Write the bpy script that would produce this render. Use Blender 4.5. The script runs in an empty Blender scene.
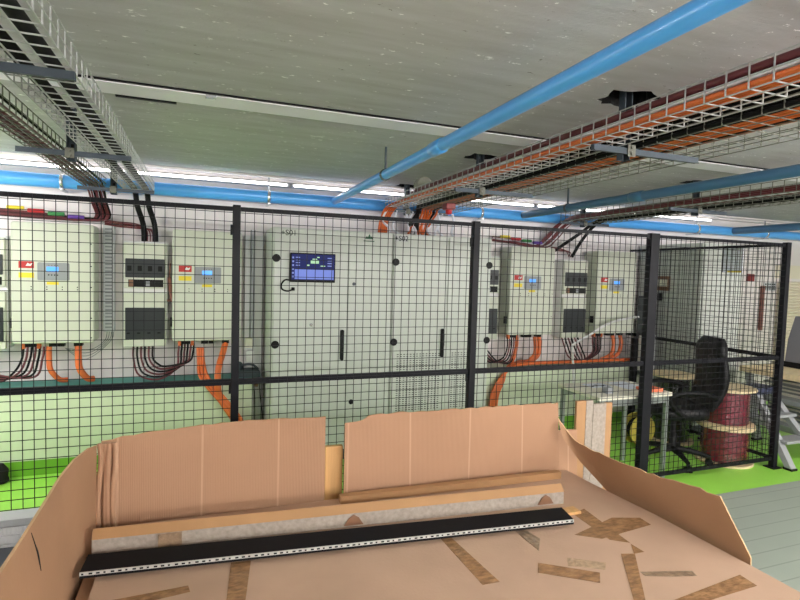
import bpy, bmesh, math, random
from mathutils import Vector, Matrix
random.seed(7)
S = bpy.context.scene
COL = S.collection
PI = math.pi

# ------------------------------------------------------------------ materials
def lin(c):
    c = c / 255.0
    return c / 12.92 if c <= 0.04045 else ((c + 0.055) / 1.055) ** 2.4

def mat(name, rgb, rough=0.5, metal=0.0, var=0.0, scale=8.0, bump=0.0, bscale=60.0, coat=0.0,
        stretch=(1, 1, 1), emit=None, estr=0.0, alpha=1.0):
    m = bpy.data.materials.new(name)
    m.use_nodes = True
    nt = m.node_tree
    N, L = nt.nodes, nt.links
    b = N['Principled BSDF']
    col = tuple(lin(v) for v in rgb) + (1,)
    b.inputs['Base Color'].default_value = col
    b.inputs['Roughness'].default_value = rough
    b.inputs['Metallic'].default_value = metal
    b.inputs['Coat Weight'].default_value = coat
    if alpha < 1:
        b.inputs['Alpha'].default_value = alpha
    if emit:
        b.inputs['Emission Color'].default_value = tuple(lin(v) for v in emit) + (1,)
        b.inputs['Emission Strength'].default_value = estr
    tc = None
    if var or bump:
        tc = N.new('ShaderNodeTexCoord')
        mp = N.new('ShaderNodeMapping')
        mp.inputs['Scale'].default_value = stretch
        L.new(tc.outputs['Object'], mp.inputs['Vector'])
    if var:
        no = N.new('ShaderNodeTexNoise')
        no.inputs['Scale'].default_value = scale
        no.inputs['Detail'].default_value = 6
        L.new(mp.outputs['Vector'], no.inputs['Vector'])
        rp = N.new('ShaderNodeValToRGB')
        rp.color_ramp.elements[0].position = 0.3
        rp.color_ramp.elements[1].position = 0.7
        rp.color_ramp.elements[0].color = tuple(max(0, v * (1 - var)) for v in col[:3]) + (1,)
        rp.color_ramp.elements[1].color = tuple(min(1, v * (1 + var)) for v in col[:3]) + (1,)
        L.new(no.outputs['Fac'], rp.inputs['Fac'])
        L.new(rp.outputs['Color'], b.inputs['Base Color'])
    if bump:
        n2 = N.new('ShaderNodeTexNoise')
        n2.inputs['Scale'].default_value = bscale
        n2.inputs['Detail'].default_value = 4
        L.new(mp.outputs['Vector'], n2.inputs['Vector'])
        bp = N.new('ShaderNodeBump')
        bp.inputs['Strength'].default_value = bump
        bp.inputs['Distance'].default_value = 0.01
        L.new(n2.outputs['Fac'], bp.inputs['Height'])
        L.new(bp.outputs['Normal'], b.inputs['Normal'])
    return m

def cardboard(name, rgb, flute=0.0, var=0.06):
    m = mat(name, rgb, 0.85, var=var, scale=5, bump=0.08, bscale=90)
    if flute:
        nt = m.node_tree
        N, L = nt.nodes, nt.links
        b = N['Principled BSDF']
        tc = N.new('ShaderNodeTexCoord')
        w = N.new('ShaderNodeTexWave')
        w.bands_direction = 'X'
        w.inputs['Scale'].default_value = flute
        w.inputs['Distortion'].default_value = 0.6
        w.inputs['Detail'].default_value = 2
        L.new(tc.outputs['Object'], w.inputs['Vector'])
        bp = N.new('ShaderNodeBump')
        bp.inputs['Strength'].default_value = 0.25
        bp.inputs['Distance'].default_value = 0.004
        L.new(w.outputs['Color'], bp.inputs['Height'])
        L.new(bp.outputs['Normal'], b.inputs['Normal'])
        # pale crease lines between the flutes
        w2 = N.new('ShaderNodeTexWave'); w2.bands_direction = 'X'; w2.inputs['Scale'].default_value = 1.15
        w2.inputs['Distortion'].default_value = 3.0; w2.inputs['Detail'].default_value = 0; w2.inputs['Detail Scale'].default_value = .15
        L.new(tc.outputs['Object'], w2.inputs['Vector'])
        pw = N.new('ShaderNodeMath'); pw.operation = 'GREATER_THAN'; pw.inputs[1].default_value = .9985
        L.new(w2.outputs['Fac'], pw.inputs[0])
        sc = N.new('ShaderNodeMath'); sc.operation = 'MULTIPLY'; sc.inputs[1].default_value = .22
        L.new(pw.outputs[0], sc.inputs[0])
        mx = N.new('ShaderNodeMix'); mx.data_type = 'RGBA'
        L.new(sc.outputs[0], mx.inputs[0]); L.new(b.inputs['Base Color'].links[0].from_socket, mx.inputs[6])
        mx.inputs[7].default_value = (lin(232), lin(198), lin(168), 1)
        L.new(mx.outputs[2], b.inputs['Base Color'])
    return m

M = {}
M['cream'] = mat('cream_enamel', (198, 201, 187), 0.35, var=0.015, scale=2)
M['cab'] = mat('grey_green_enamel', (194, 198, 192), 0.4, var=0.015, scale=2)
M['white'] = mat('white_plastic', (214, 214, 214), 0.4)
M['offwhite'] = mat('off_white_sheet', (230, 226, 210), 0.5, var=0.03)
M['grey'] = mat('grey_panel', (140, 143, 147), 0.45)
M['lightgrey'] = mat('light_grey_plastic', (190, 193, 196), 0.45)
M['black'] = mat('black_plastic', (9, 9, 10), 0.5)
M['rubber'] = mat('black_cable', (12, 12, 13), 0.7)
M['window'] = mat('smoked_window', (46, 50, 52), 0.3)
M['dark'] = mat('dark_recess', (16, 15, 15), 0.9)
M['fence'] = mat('anthracite_coating', (17, 17, 23), 0.5, var=0.05)
M['galv'] = mat('galvanised_steel', (184, 185, 184), 0.5, 0.45, var=0.08, scale=12)
M['dullgalv'] = mat('dull_zinc_wire', (112, 112, 102), 0.6, 0.3, var=0.1, scale=12)  # darker, rougher and less metallic than the galvanised steel
M['strut'] = mat('strut_steel', (70, 78, 86), 0.5, 0.5, var=0.1, scale=15)
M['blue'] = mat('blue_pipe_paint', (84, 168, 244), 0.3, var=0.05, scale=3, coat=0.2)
M['shaded'] = mat('shaded_blue_pipe_paint', (62, 104, 138), 0.4, var=0.06, scale=3)  # the blue pipe paint again, with shade put into the colour
M['chrome'] = mat('zinc_clamp', (215, 218, 222), 0.25, 0.8)
M['orange'] = mat('orange_cable', (206, 100, 44), 0.45, var=0.08, scale=20)
M['maroon'] = mat('maroon_cable', (100, 40, 46), 0.45, var=0.1, scale=20)
M['redcable'] = mat('red_cable', (104, 36, 40), 0.4)
M['ltcable'] = mat('pale_grey_cable', (222, 224, 232), 0.45)
M['teal'] = mat('teal_coating', (40, 128, 118), 0.5, var=0.06)
M['red'] = mat('red_label', (182, 40, 38), 0.5)
M['yellow'] = mat('yellow_label', (228, 205, 50), 0.5)
M['green'] = mat('green_tape', (60, 140, 75), 0.5)
M['purple'] = mat('purple_tape', (110, 70, 170), 0.5)
M['redtape'] = mat('red_tape', (200, 45, 50), 0.5)
M['logo'] = mat('dark_green_print', (38, 90, 62), 0.6)
M['ink'] = mat('black_print', (30, 32, 34), 0.6)
M['lcd'] = mat('lit_lcd', (80, 150, 235), 0.3, emit=(70, 150, 250), estr=0.5)
M['scr_navy'] = mat('screen_navy', (8, 10, 26), 0.2, emit=(44, 50, 104), estr=0.45)
M['scr_lav'] = mat('screen_lavender', (10, 10, 20), 0.2, emit=(132, 150, 232), estr=0.48)
M['scr_mint'] = mat('screen_mint', (20, 40, 20), 0.2, emit=(190, 235, 190), estr=0.5)
M['scr_text'] = mat('screen_text', (40, 40, 60), 0.2, emit=(150, 165, 235), estr=0.42)
M['led'] = mat('led_diffuser', (250, 250, 250), 0.4, emit=(255, 252, 247), estr=4.0)
M['fill_led'] = mat('fill_lamp_diffuser', (250, 250, 250), 0.4, emit=(255, 252, 248), estr=60.0)  # strong glow of the added out-of-view lamps
M['fill_led_weak'] = mat('weak_fill_lamp_diffuser', (250, 250, 250), 0.4, emit=(255, 252, 248), estr=20.0)  # weaker glow of the added out-of-view lamps
M['board'] = cardboard('cardboard_lid', (182, 151, 127), 0, 0.07)
M['flap'] = cardboard('cardboard_flap', (164, 126, 98), 55, 0.04)
M['flapside'] = cardboard('cardboard_side', (162, 125, 94), 0, 0.05)
M['cut'] = cardboard('cardboard_cut_edge', (196, 160, 118), 0, 0.15)
M['chip'] = mat('grey_chipboard', (156, 145, 134), 0.9, var=0.16, scale=70, bump=0.1)
M['kraft'] = mat('brown_kraft', (164, 124, 84), 0.7, var=0.06)
M['tape'] = mat('brown_packing_tape', (148, 112, 78), 0.22, var=0.34, scale=38, bump=0.35, bscale=60, stretch=(1, 2.2, 1))
M['tapedark'] = mat('darker_packing_tape', (134, 112, 90), 0.3, var=0.3, scale=45, bump=0.3)
M['cleartape'] = mat('clear_packing_tape', (176, 150, 122), 0.15, var=0.2, scale=60, bump=0.5, bscale=70)
M['wood'] = mat('pale_pine', (196, 152, 98), 0.6, var=0.16, scale=6, stretch=(8, 8, 0.7))
M['ply'] = mat('pale_plywood', (218, 198, 158), 0.6, var=0.1, scale=8, stretch=(1, 5, 1))
M['panel'] = mat('matt_black_sheet', (14, 14, 17), 0.75, var=0.08, scale=4)
M['silver'] = mat('bare_aluminium', (205, 208, 206), 0.35, 0.4)
M['leather'] = mat('black_leather', (12, 12, 14), 0.45, bump=0.15, bscale=120)
M['wrap_red'] = mat('wrapped_maroon_cable', (108, 26, 46), 0.1, var=0.25, scale=14, bump=1.0, bscale=34, coat=1.0, stretch=(1, 1, 2))
M['wrap_black'] = mat('wrapped_black_cable', (26, 30, 30), 0.1, var=0.3, scale=14, bump=1.0, bscale=34, coat=1.0, stretch=(1, 1, 2))
M['yel_reel'] = mat('yellow_reel', (205, 185, 80), 0.5, var=0.1)
M['legsteel'] = mat('desk_leg_steel', (140, 146, 142), 0.4, 0.5)
M['paper'] = mat('white_paper', (226, 230, 240), 0.6)
M['benchgrey'] = mat('bench_grey_steel', (150, 152, 154), 0.5, var=0.05)
M['stackgrey'] = mat('grey_sheet_stack', (134, 138, 136), 0.7, var=0.12, scale=10)
M['bluegrey'] = mat('blue_grey_plastic', (62, 68, 92), 0.5)
M['siren'] = mat('dark_red_housing', (120, 30, 30), 0.4)
M['disc'] = mat('dusty_grey_box', (150, 150, 138), 0.7, var=0.1)
M['brownbox'] = mat('brown_intercom', (120, 84, 60), 0.5)
M['greytool'] = mat('charcoal_plastic', (56, 66, 70), 0.5)
M['darktray'] = mat('dark_zinc', (72, 76, 82), 0.4, 0.5, var=0.15, scale=20)
M['whiteslat'] = mat('white_slotted_plastic', (242, 243, 245), 0.45)
M['brownpipe'] = mat('brown_pipe', (128, 78, 64), 0.5)
M['track'] = mat('white_track', (244, 240, 246), 0.4)

# matt finishes with little sheen
for k, v in (('black', .2), ('fence', .2), ('leather', .25), ('rubber', .2), ('ink', .1), ('panel', .2), ('scr_navy', .1), ('scr_lav', .1), ('scr_mint', .1), ('scr_text', .1), ('window', .3), ('greytool', .25)):
    M[k].node_tree.nodes['Principled BSDF'].inputs['Specular IOR Level'].default_value = v
for k in ('scr_navy', 'scr_lav', 'scr_mint', 'scr_text'):
    M[k].node_tree.nodes['Principled BSDF'].inputs['Roughness'].default_value = .6

# ------------------------------------------------------------------ mesh builder
class MB:
    def __init__(self):
        self.v, self.f, self.mi, self.sm = [], [], [], []
    def add(self, vs, fs, mi=0, smooth=False):
        o = len(self.v)
        self.v += [tuple(p) for p in vs]
        for f in fs:
            self.f.append([i + o for i in f]); self.mi.append(mi); self.sm.append(smooth)
        return self
    def box(self, x0, x1, y0, y1, z0, z1, mi=0):
        x0, x1 = sorted((x0, x1)); y0, y1 = sorted((y0, y1)); z0, z1 = sorted((z0, z1))
        vs = [(x0, y0, z0), (x1, y0, z0), (x1, y1, z0), (x0, y1, z0), (x0, y0, z1), (x1, y0, z1), (x1, y1, z1), (x0, y1, z1)]
        return self.add(vs, [(3, 2, 1, 0), (4, 5, 6, 7), (0, 1, 5, 4), (1, 2, 6, 5), (2, 3, 7, 6), (3, 0, 4, 7)], mi)
    def rbox(self, x0, x1, z0, z1, y0, y1, r=0.02, n=4, mi=0):
        """box in XZ with rounded corners, extruded y0 (front) to y1, front edge chamfered"""
        pts = []
        for cx, cz, a0 in ((x1 - r, z1 - r, 0), (x0 + r, z1 - r, 90), (x0 + r, z0 + r, 180), (x1 - r, z0 + r, 270)):
            for k in range(n + 1):
                a = math.radians(a0 + 90 * k / n)
                pts.append((cx + r * math.cos(a), cz + r * math.sin(a)))
        c = min(0.008, r * 0.4); cx, cz = (x0 + x1) / 2, (z0 + z1) / 2
        def sh(p):
            return (p[0] - c * (1 if p[0] > cx else -1), p[1] - c * (1 if p[1] > cz else -1))
        rings = [[(sh(p)[0], y0, sh(p)[1]) for p in pts], [(p[0], y0 + c, p[1]) for p in pts], [(p[0], y1, p[1]) for p in pts]]
        return self.loft(rings, mi=mi)
    def loft(self, rings, mi=0, caps=True, smooth=False):
        n = len(rings[0]); vs = [p for r in rings for p in r]; fs = []
        for a in range(len(rings) - 1):
            for i in range(n):
                j = (i + 1) % n
                fs.append((a * n + i, a * n + j, (a + 1) * n + j, (a + 1) * n + i))
        self.add(vs, fs, mi, smooth)
        if caps:
            self.add(rings[0], [tuple(range(n - 1, -1, -1))], mi)
            self.add(rings[-1], [tuple(range(n))], mi)
        return self
    def tube(self, pts, r, n=8, mi=0, smooth=True):
        P = [Vector(p) for p in pts]; rings = []
        t0 = (P[1] - P[0]).normalized()
        up = Vector((0, 0, 1)) if abs(t0.z) < 0.9 else Vector((1, 0, 0))
        a = t0.cross(up).normalized()
        for i, p in enumerate(P):
            t = (P[min(i + 1, len(P) - 1)] - P[max(i - 1, 0)]).normalized()
            a = (a - t * a.dot(t))
            a = a.normalized() if a.length > 1e-6 else t.orthogonal().normalized()
            b = t.cross(a)
            rr = r[i] if isinstance(r, (list, tuple)) else r
            rings.append([p + (a * math.cos(2 * PI * (k + .5) / n) + b * math.sin(2 * PI * (k + .5) / n)) * rr for k in range(n)])
        return self.loft(rings, mi, True, smooth)
    def lathe(self, c, prof, n=32, axis='Z', mi=0, smooth=True):
        rings = []
        for r, h in prof:
            ring = []
            for k in range(n):
                a = 2 * PI * k / n; u, v = r * math.cos(a), r * math.sin(a)
                ring.append({'Z': (c[0] + u, c[1] + v, c[2] + h), 'Y': (c[0] + u, c[1] + h, c[2] - v), 'X': (c[0] + h, c[1] + u, c[2] + v)}[axis])
            rings.append(ring)
        return self.loft(rings, mi, True, smooth)
    def poly(self, pts2, z0, z1, mi=0):
        return self.loft([[(x, y, z0) for x, y in pts2], [(x, y, z1) for x, y in pts2]], mi)
    def build(self, name, m, parent=None, bevel=0.0, seg=2, origin=None, **tags):
        me = bpy.data.meshes.new(name)
        off = Vector((0, 0, 0))
        if parent is not None:
            q = parent
            while q is not None:
                off += q.location; q = q.parent
        elif origin is not None:
            off = Vector(origin)
        else:
            xs, ys, zs = zip(*self.v)
            off = Vector(((min(xs) + max(xs)) / 2, (min(ys) + max(ys)) / 2, min(zs)))
        me.from_pydata([tuple(Vector(p) - off) for p in self.v], [], self.f)
        for k in (m if isinstance(m, (list, tuple)) else [m]):
            me.materials.append(k)
        for p, i, s in zip(me.polygons, self.mi, self.sm):
            p.material_index = i; p.use_smooth = s
        bm = bmesh.new(); bm.from_mesh(me)
        bmesh.ops.recalc_face_normals(bm, faces=bm.faces)
        bm.to_mesh(me); bm.free()
        me.update()
        o = bpy.data.objects.new(name, me); COL.objects.link(o)
        if parent is None:
            o.location = off
        else:
            o.parent = parent
        if bevel:
            b = o.modifiers.new('bevel', 'BEVEL'); b.width = bevel; b.segments = seg; b.limit_method = 'ANGLE'
        for k, v in tags.items():
            o[k] = v
        return o

def thing(name, label, cat, loc, group=None):
    o = bpy.data.objects.new(name, None); COL.objects.link(o)
    o.location = loc; o.empty_display_size = 0.1
    o['label'] = label; o['category'] = cat
    if group: o['group'] = group
    return o
def tag(o, label, cat, group=None):
    o['label'] = label; o['category'] = cat
    if group: o['group'] = group
    return o
def dup(root, loc, label=None, group=None):
    r = root.copy(); COL.objects.link(r); r.location = loc
    if label: r['label'] = label
    if group: r['group'] = group
    for ch in list(root.children):
        c = ch.copy(); COL.objects.link(c); c.parent = r
        for g in list(ch.children):
            d = g.copy(); COL.objects.link(d); d.parent = c
    return r
def B(*a, **k):
    return MB().box(*a, **k)
def spline(pts, n=6):
    P = [Vector(p) for p in pts]; out = []
    for i in range(len(P) - 1):
        p0, p1, p2, p3 = P[max(i - 1, 0)], P[i], P[i + 1], P[min(i + 2, len(P) - 1)]
        for k in range(n):
            t = k / n
            out.append(0.5 * ((2 * p1) + (p2 - p0) * t + (2 * p0 - 5 * p1 + 4 * p2 - p3) * t * t + (3 * p1 - p0 - 3 * p2 + p3) * t ** 3))
    out.append(P[-1]); return out
def text_mesh(name, body, size, loc, m, parent=None, rot=(PI / 2, 0, 0), extrude=0.0008):
    cu = bpy.data.curves.new(name, 'FONT'); cu.body = body; cu.size = size; cu.extrude = extrude
    cu.align_x = 'CENTER'; cu.align_y = 'CENTER'
    t = bpy.data.objects.new(name + '_src', cu); COL.objects.link(t)
    bpy.context.view_layer.update()
    me = bpy.data.meshes.new_from_object(t.evaluated_get(bpy.context.evaluated_depsgraph_get()))
    bpy.data.objects.remove(t)
    R = Matrix.Translation(loc) @ Matrix.Rotation(rot[2], 4, 'Z') @ Matrix.Rotation(rot[0], 4, 'X')
    off = Vector((0, 0, 0)); q = parent
    while q is not None:
        off += q.location; q = q.parent
    me.transform(Matrix.Translation(-off) @ R)
    me.materials.clear(); me.materials.append(m)
    o = bpy.data.objects.new(name, me); COL.objects.link(o)
    if parent: o.parent = parent
    return o

# ------------------------------------------------------------------ setting
WY, CZ = 5.15, 2.55                       # back wall plane, ceiling height
XL, XR, YN = -4.5, 10.0, -5.0

def floor_mat():
    m = mat('floor_coating', (150, 159, 147), 0.45, var=0.06, scale=1.5)
    nt = m.node_tree; N, L = nt.nodes, nt.links; b = N['Principled BSDF']
    base = b.inputs['Base Color'].links[0].from_socket
    tc = N.new('ShaderNodeTexCoord'); sp = N.new('ShaderNodeSeparateXYZ')
    L.new(tc.outputs['Object'], sp.inputs['Vector'])
    # shallow joints between the coated strips
    fr = N.new('ShaderNodeMath'); fr.operation = 'FRACT'
    sc = N.new('ShaderNodeMath'); sc.operation = 'MULTIPLY'; sc.inputs[1].default_value = 1 / 0.13
    L.new(sp.outputs['Y'], sc.inputs[0]); L.new(sc.outputs[0], fr.inputs[0])
    lt = N.new('ShaderNodeMath'); lt.operation = 'LESS_THAN'; lt.inputs[1].default_value = 0.07
    L.new(fr.outputs[0], lt.inputs[0])
    mx = N.new('ShaderNodeMix'); mx.data_type = 'RGBA'
    L.new(lt.outputs[0], mx.inputs[0]); L.new(base, mx.inputs[6])
    mx.inputs[7].default_value = (lin(130), lin(139), lin(128), 1)
    L.new(mx.outputs[2], b.inputs['Base Color'])
    return m
M['floor'] = floor_mat()
M['floorgreen'] = mat('green_floor_paint', (154, 218, 82), 0.4, var=0.05, scale=2)
M['wall'] = mat('painted_wall', (228, 221, 220), 0.7, var=0.04, scale=2, bump=0.05)
M['wallgreen'] = mat('pale_green_wall', (202, 210, 188), 0.6, var=0.04, scale=2)
M['skirt'] = mat('dark_green_skirting', (104, 160, 44), 0.5, var=0.06)

def ceil_mat():
    m = bpy.data.materials.new('board_marked_concrete'); m.use_nodes = True
    nt = m.node_tree; N, L = nt.nodes, nt.links; b = N['Principled BSDF']
    b.inputs['Roughness'].default_value = 0.75
    tc = N.new('ShaderNodeTexCoord')
    mp = N.new('ShaderNodeMapping'); mp.inputs['Scale'].default_value = (1, 6, 1)
    L.new(tc.outputs['Object'], mp.inputs['Vector'])
    n1 = N.new('ShaderNodeTexNoise'); n1.inputs['Scale'].default_value = 2.5; n1.inputs['Detail'].default_value = 8
    L.new(mp.outputs['Vector'], n1.inputs['Vector'])
    r1 = N.new('ShaderNodeValToRGB')
    r1.color_ramp.elements[0].color = (lin(176), lin(172), lin(173), 1); r1.color_ramp.elements[0].position = .3
    r1.color_ramp.elements[1].color = (lin(194), lin(191), lin(194), 1); r1.color_ramp.elements[1].position = .7
    L.new(n1.outputs['Fac'], r1.inputs['Fac'])
    # chipped pits
    mp2 = N.new('ShaderNodeMapping'); mp2.inputs['Scale'].default_value = (16, 34, 1)
    L.new(tc.outputs['Object'], mp2.inputs['Vector'])
    n2 = N.new('ShaderNodeTexNoise'); n2.inputs['Scale'].default_value = 1.0; n2.inputs['Detail'].default_value = 5; n2.inputs['Roughness'].default_value = .7
    L.new(mp2.outputs['Vector'], n2.inputs['Vector'])
    g = N.new('ShaderNodeMath'); g.operation = 'GREATER_THAN'; g.inputs[1].default_value = 0.682
    L.new(n2.outputs['Fac'], g.inputs[0])
    mx = N.new('ShaderNodeMix'); mx.data_type = 'RGBA'
    L.new(g.outputs[0], mx.inputs[0]); L.new(r1.outputs['Color'], mx.inputs[6]); mx.inputs[7].default_value = (lin(120), lin(114), lin(108), 1)
    l2 = N.new('ShaderNodeMath'); l2.operation = 'LESS_THAN'; l2.inputs[1].default_value = 0.352
    L.new(n2.outputs['Fac'], l2.inputs[0])
    mx2 = N.new('ShaderNodeMix'); mx2.data_type = 'RGBA'
    L.new(l2.outputs[0], mx2.inputs[0]); L.new(mx.outputs[2], mx2.inputs[6]); mx2.inputs[7].default_value = (lin(246), lin(244), lin(244), 1)
    L.new(mx2.outputs[2], b.inputs['Base Color'])
    bp = N.new('ShaderNodeBump'); bp.inputs['Strength'].default_value = .22; bp.inputs['Distance'].default_value = .012
    L.new(n2.outputs['Fac'], bp.inputs['Height']); L.new(bp.outputs['Normal'], b.inputs['Normal'])
    return m
M['ceil'] = ceil_mat()

def struct(o):
    o['kind'] = 'structure'; return o
fl = MB().box(XL, XR, YN, 2.96, -0.1, 0, 0)
fl.box(XL, XR, 2.96, WY + .1, -0.1, 0, 1)
struct(fl.build('floor', [M['floor'], M['floorgreen']], origin=(0, 0, 0)))

# ceiling with the ragged openings broken out around the hangers
HANG = [(1.87, 2.02), (1.87, 3.43), (1.87, 4.9), (-0.69, 2.02), (-0.69, 3.40), (-0.69, 4.85), (3.99, 3.43), (3.99, 2.02), (3.99, 4.88)]
bm = bmesh.new()
outer = [bm.verts.new(p) for p in ((XL, YN, CZ), (XR, YN, CZ), (XR, WY + .1, CZ), (XL, WY + .1, CZ))]
edges = [bm.edges.new((outer[i], outer[(i + 1) % 4])) for i in range(4)]
loops = []
for hx, hy in [(1.87, 2.02), (1.87, 3.43), (1.87, 4.9), (3.99, 3.43)]:
    ring = []; n = 22; rs = 1.0 if hy < 3 else 0.85
    for k in range(n):
        a = 2 * PI * k / n
        rr = (0.125 + 0.03 * random.uniform(-1, 1)) * rs / max(abs(math.cos(a)), abs(math.sin(a))) ** 0.6
        ring.append(bm.verts.new((hx + rr * math.cos(a) * 1.05, hy + rr * math.sin(a) * 0.85, CZ)))
    loops.append(ring)
    edges += [bm.edges.new((ring[i], ring[(i + 1) % n])) for i in range(n)]
bmesh.ops.triangle_fill(bm, edges=edges, use_beauty=True)
for ring in loops:
    top = [bm.verts.new(v.co + Vector((0, 0, .14))) for v in ring]
    n = len(ring)
    for i in range(n):
        f = bm.faces.new((ring[i], ring[(i + 1) % n], top[(i + 1) % n], top[i])); f.material_index = 1
    f = bm.faces.new(top); f.material_index = 1
me = bpy.data.meshes.new('ceiling'); bm.to_mesh(me); bm.free()
me.materials.append(M['ceil']); me.materials.append(M['dark'])
ce = bpy.data.objects.new('ceiling', me); COL.objects.link(ce); struct(ce)
struct(B(XL, XR, YN, WY + .1, CZ + .2, CZ + .3).build('ceiling', M['dark'], origin=(0, 0, 0)))

struct(B(XL, XR, WY, WY + .12, 0, CZ).build('wall_back', M['wall'], origin=(0, 0, 0)))
struct(B(XL - .1, XL, YN, WY, 0, CZ).build('wall_left', M['wall'], origin=(0, 0, 0)))
struct(B(XR, XR + .1, YN, WY, 0, CZ).build('wall_right', M['wall'], origin=(0, 0, 0)))
struct(B(XL, XR, YN - .1, YN, 0, CZ).build('wall_rear', M['wall'], origin=(0, 0, 0)))
# low plinth wall the cables lie on (left and right of the tall cabinets)
for a, b_ in ((XL, 0.42), (2.74, 4.96)):
    lw = MB().box(a, b_, 4.87, WY - .001, 0, .68, 0)
    struct(lw.build('trim_1', [M['wallgreen']], origin=(0, 0, 0)))
    struct(B(a, b_, 4.85, WY - .001, .68, .71).build('trim_2', M['teal'] if a < 0 else M['wallgreen'], origin=(0, 0, 0)))
    struct(B(a, b_, 4.858, 4.868, 0, .12).build('baseboard_back', M['skirt'], origin=(0, 0, 0)))
# concrete edge strips where ceiling and wall meet
tr = MB().box(XL, XR, 4.98, WY, CZ - .018, CZ - .001)
struct(tr.build('trim_3', M['wall'], origin=(0, 0, 0)))
tr = MB().box(XL, XR, 5.06, WY, CZ - .04, CZ - .019)
struct(tr.build('trim_4', M['wall'], origin=(0, 0, 0)))

# roller shutter at the far right of the back wall
sh = MB()
z = 0.0
while z < 1.72:
    sh.add([(7.62, WY - .01, z), (9.4, WY - .01, z), (9.4, WY - .035, z + .012), (7.62, WY - .035, z + .012),
            (7.62, WY - .035, z + .03), (9.4, WY - .035, z + .03), (9.4, WY - .01, z + .042), (7.62, WY - .01, z + .042)],
           [(0, 1, 2, 3), (3, 2, 5, 4), (4, 5, 6, 7)])
    z += .042
sh.box(7.58, 9.44, WY - .05, WY - .002, 1.764, 1.95)
struct(sh.build('door_1', mat('shutter_paint', (226, 218, 200), 0.5), origin=(0, 0, 0)))

# ------------------------------------------------------------------ lamps
def luminaire(x0, x1, y, z, label, mled, down=True, group=None):
    t = thing('strip_luminaire', label, 'lamp', ((x0 + x1) / 2, y, z), group)
    if down:
        B(x0, x1, y - .045, y + .045, z + .02, z + .07).build('housing', M['white'], t, .006)
        B(x0 + .02, x1 - .02, y - .035, y + .035, z, z + .0199).build('diffuser', mled, t, .008)
    else:
        B(x0, x1, y - .03, y + .06, z - .016, z + .016).build('housing', M['white'], t, .003)
        B(x0 + .02, x1 - .02, y - .034, y - .0301, z - .011, z + .011).build('diffuser', mled, t)
    return t
xs = [-1.95 + 1.36 * k for k in range(6)]
nm = ['leftmost strip lamp above the blue wall pipe, left of the wire trays',
      'strip lamp on the back wall above the blue pipe, beside the left wire trays',
      'strip lamp on the back wall above the left tall cabinet door with the monitor',
      'strip lamp on the back wall behind the orange cable trays',
      'strip lamp on the back wall above the small inverters on the right',
      'rightmost strip lamp on the back wall, behind the maroon cable tray']
for x, l in zip(xs, nm):
    luminaire(x, x + 1.33, 5.08, 2.485, l, M['led'], False)
def fill_pendant(x0, x1, y, label, k=1, z=2.40):  # tube lamps added out of view to brighten the room
    t = thing('strip_luminaire', label, 'lamp', ((x0 + x1) / 2, y, z), 'added fill lamps behind the camera' if y < 0 else None)
    m = B(x0, x1, y - .03, y + .03, z + .034, z + .06)
    for x in (x0 + .2, x1 - .2): m.box(x - .004, x + .004, y - .004, y + .004, z + .06, CZ - .001)
    m.build('housing', M['white'], t)
    MB().lathe((x0 + .02, y, z), [(.024, 0), (.028, .004), (.028, x1 - x0 - .044), (.024, x1 - x0 - .04)], 12, 'X').build('diffuser', M['fill_led'] if k == 1 else M['fill_led_weak'], t)
fill_pendant(1.5, 3.0, .5, 'added suspended fill lamp above the middle of the cardboard box', .6)
fill_pendant(-3.6, -2.1, 4.0, 'added suspended fill lamp inside the cage, left of the leftmost inverter', 1, 2.05)
fill_pendant(-3.6, -2.1, 3.55, 'second added suspended fill lamp inside the cage at far left, nearer the fence', .5, 2.05)
fill_pendant(-3.2, -1.7, 2.2, 'added suspended fill lamp outside the fence, left of the pile of white ducts', 1, 2.2)
fill_pendant(3.6, 5.1, 1.0, 'added suspended fill lamp right of the cardboard box, over the grey floor', 1, 2.15)
for y in (-1.2, -3.2):
    for x in (-.2, 1.3, 2.8, 4.4, 6.6):
        fill_pendant(x, x + 1.45, y, 'added suspended fill lamp in the rows behind the camera', 1, 1.95)

# white unlit lighting track on the ceiling
t = thing('lighting_track', 'long white unlit lighting track screwed across the concrete ceiling', 'lighting track', (1.5, 2.93, CZ - .05))
B(-2.6, 7.4, 2.80, 2.985, CZ - .012, CZ - .001).build('rail', M['track'], t, .004)
B(-2.6, 7.4, 2.782, 2.7995, CZ - .008, CZ - .001).build('shadow_strip', M['black'], t)  # black strip drawn as the shadow line along the rail
B(-.42, -.14, 2.995, 3.015, CZ - .016, CZ - .001).build('socket_slot', M['black'], t)
for x in (.0, 3.95):
    B(x, x + .05, 2.785, 2.82, CZ - .022, CZ - .0125).build('clip', M['chrome'], t)

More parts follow.
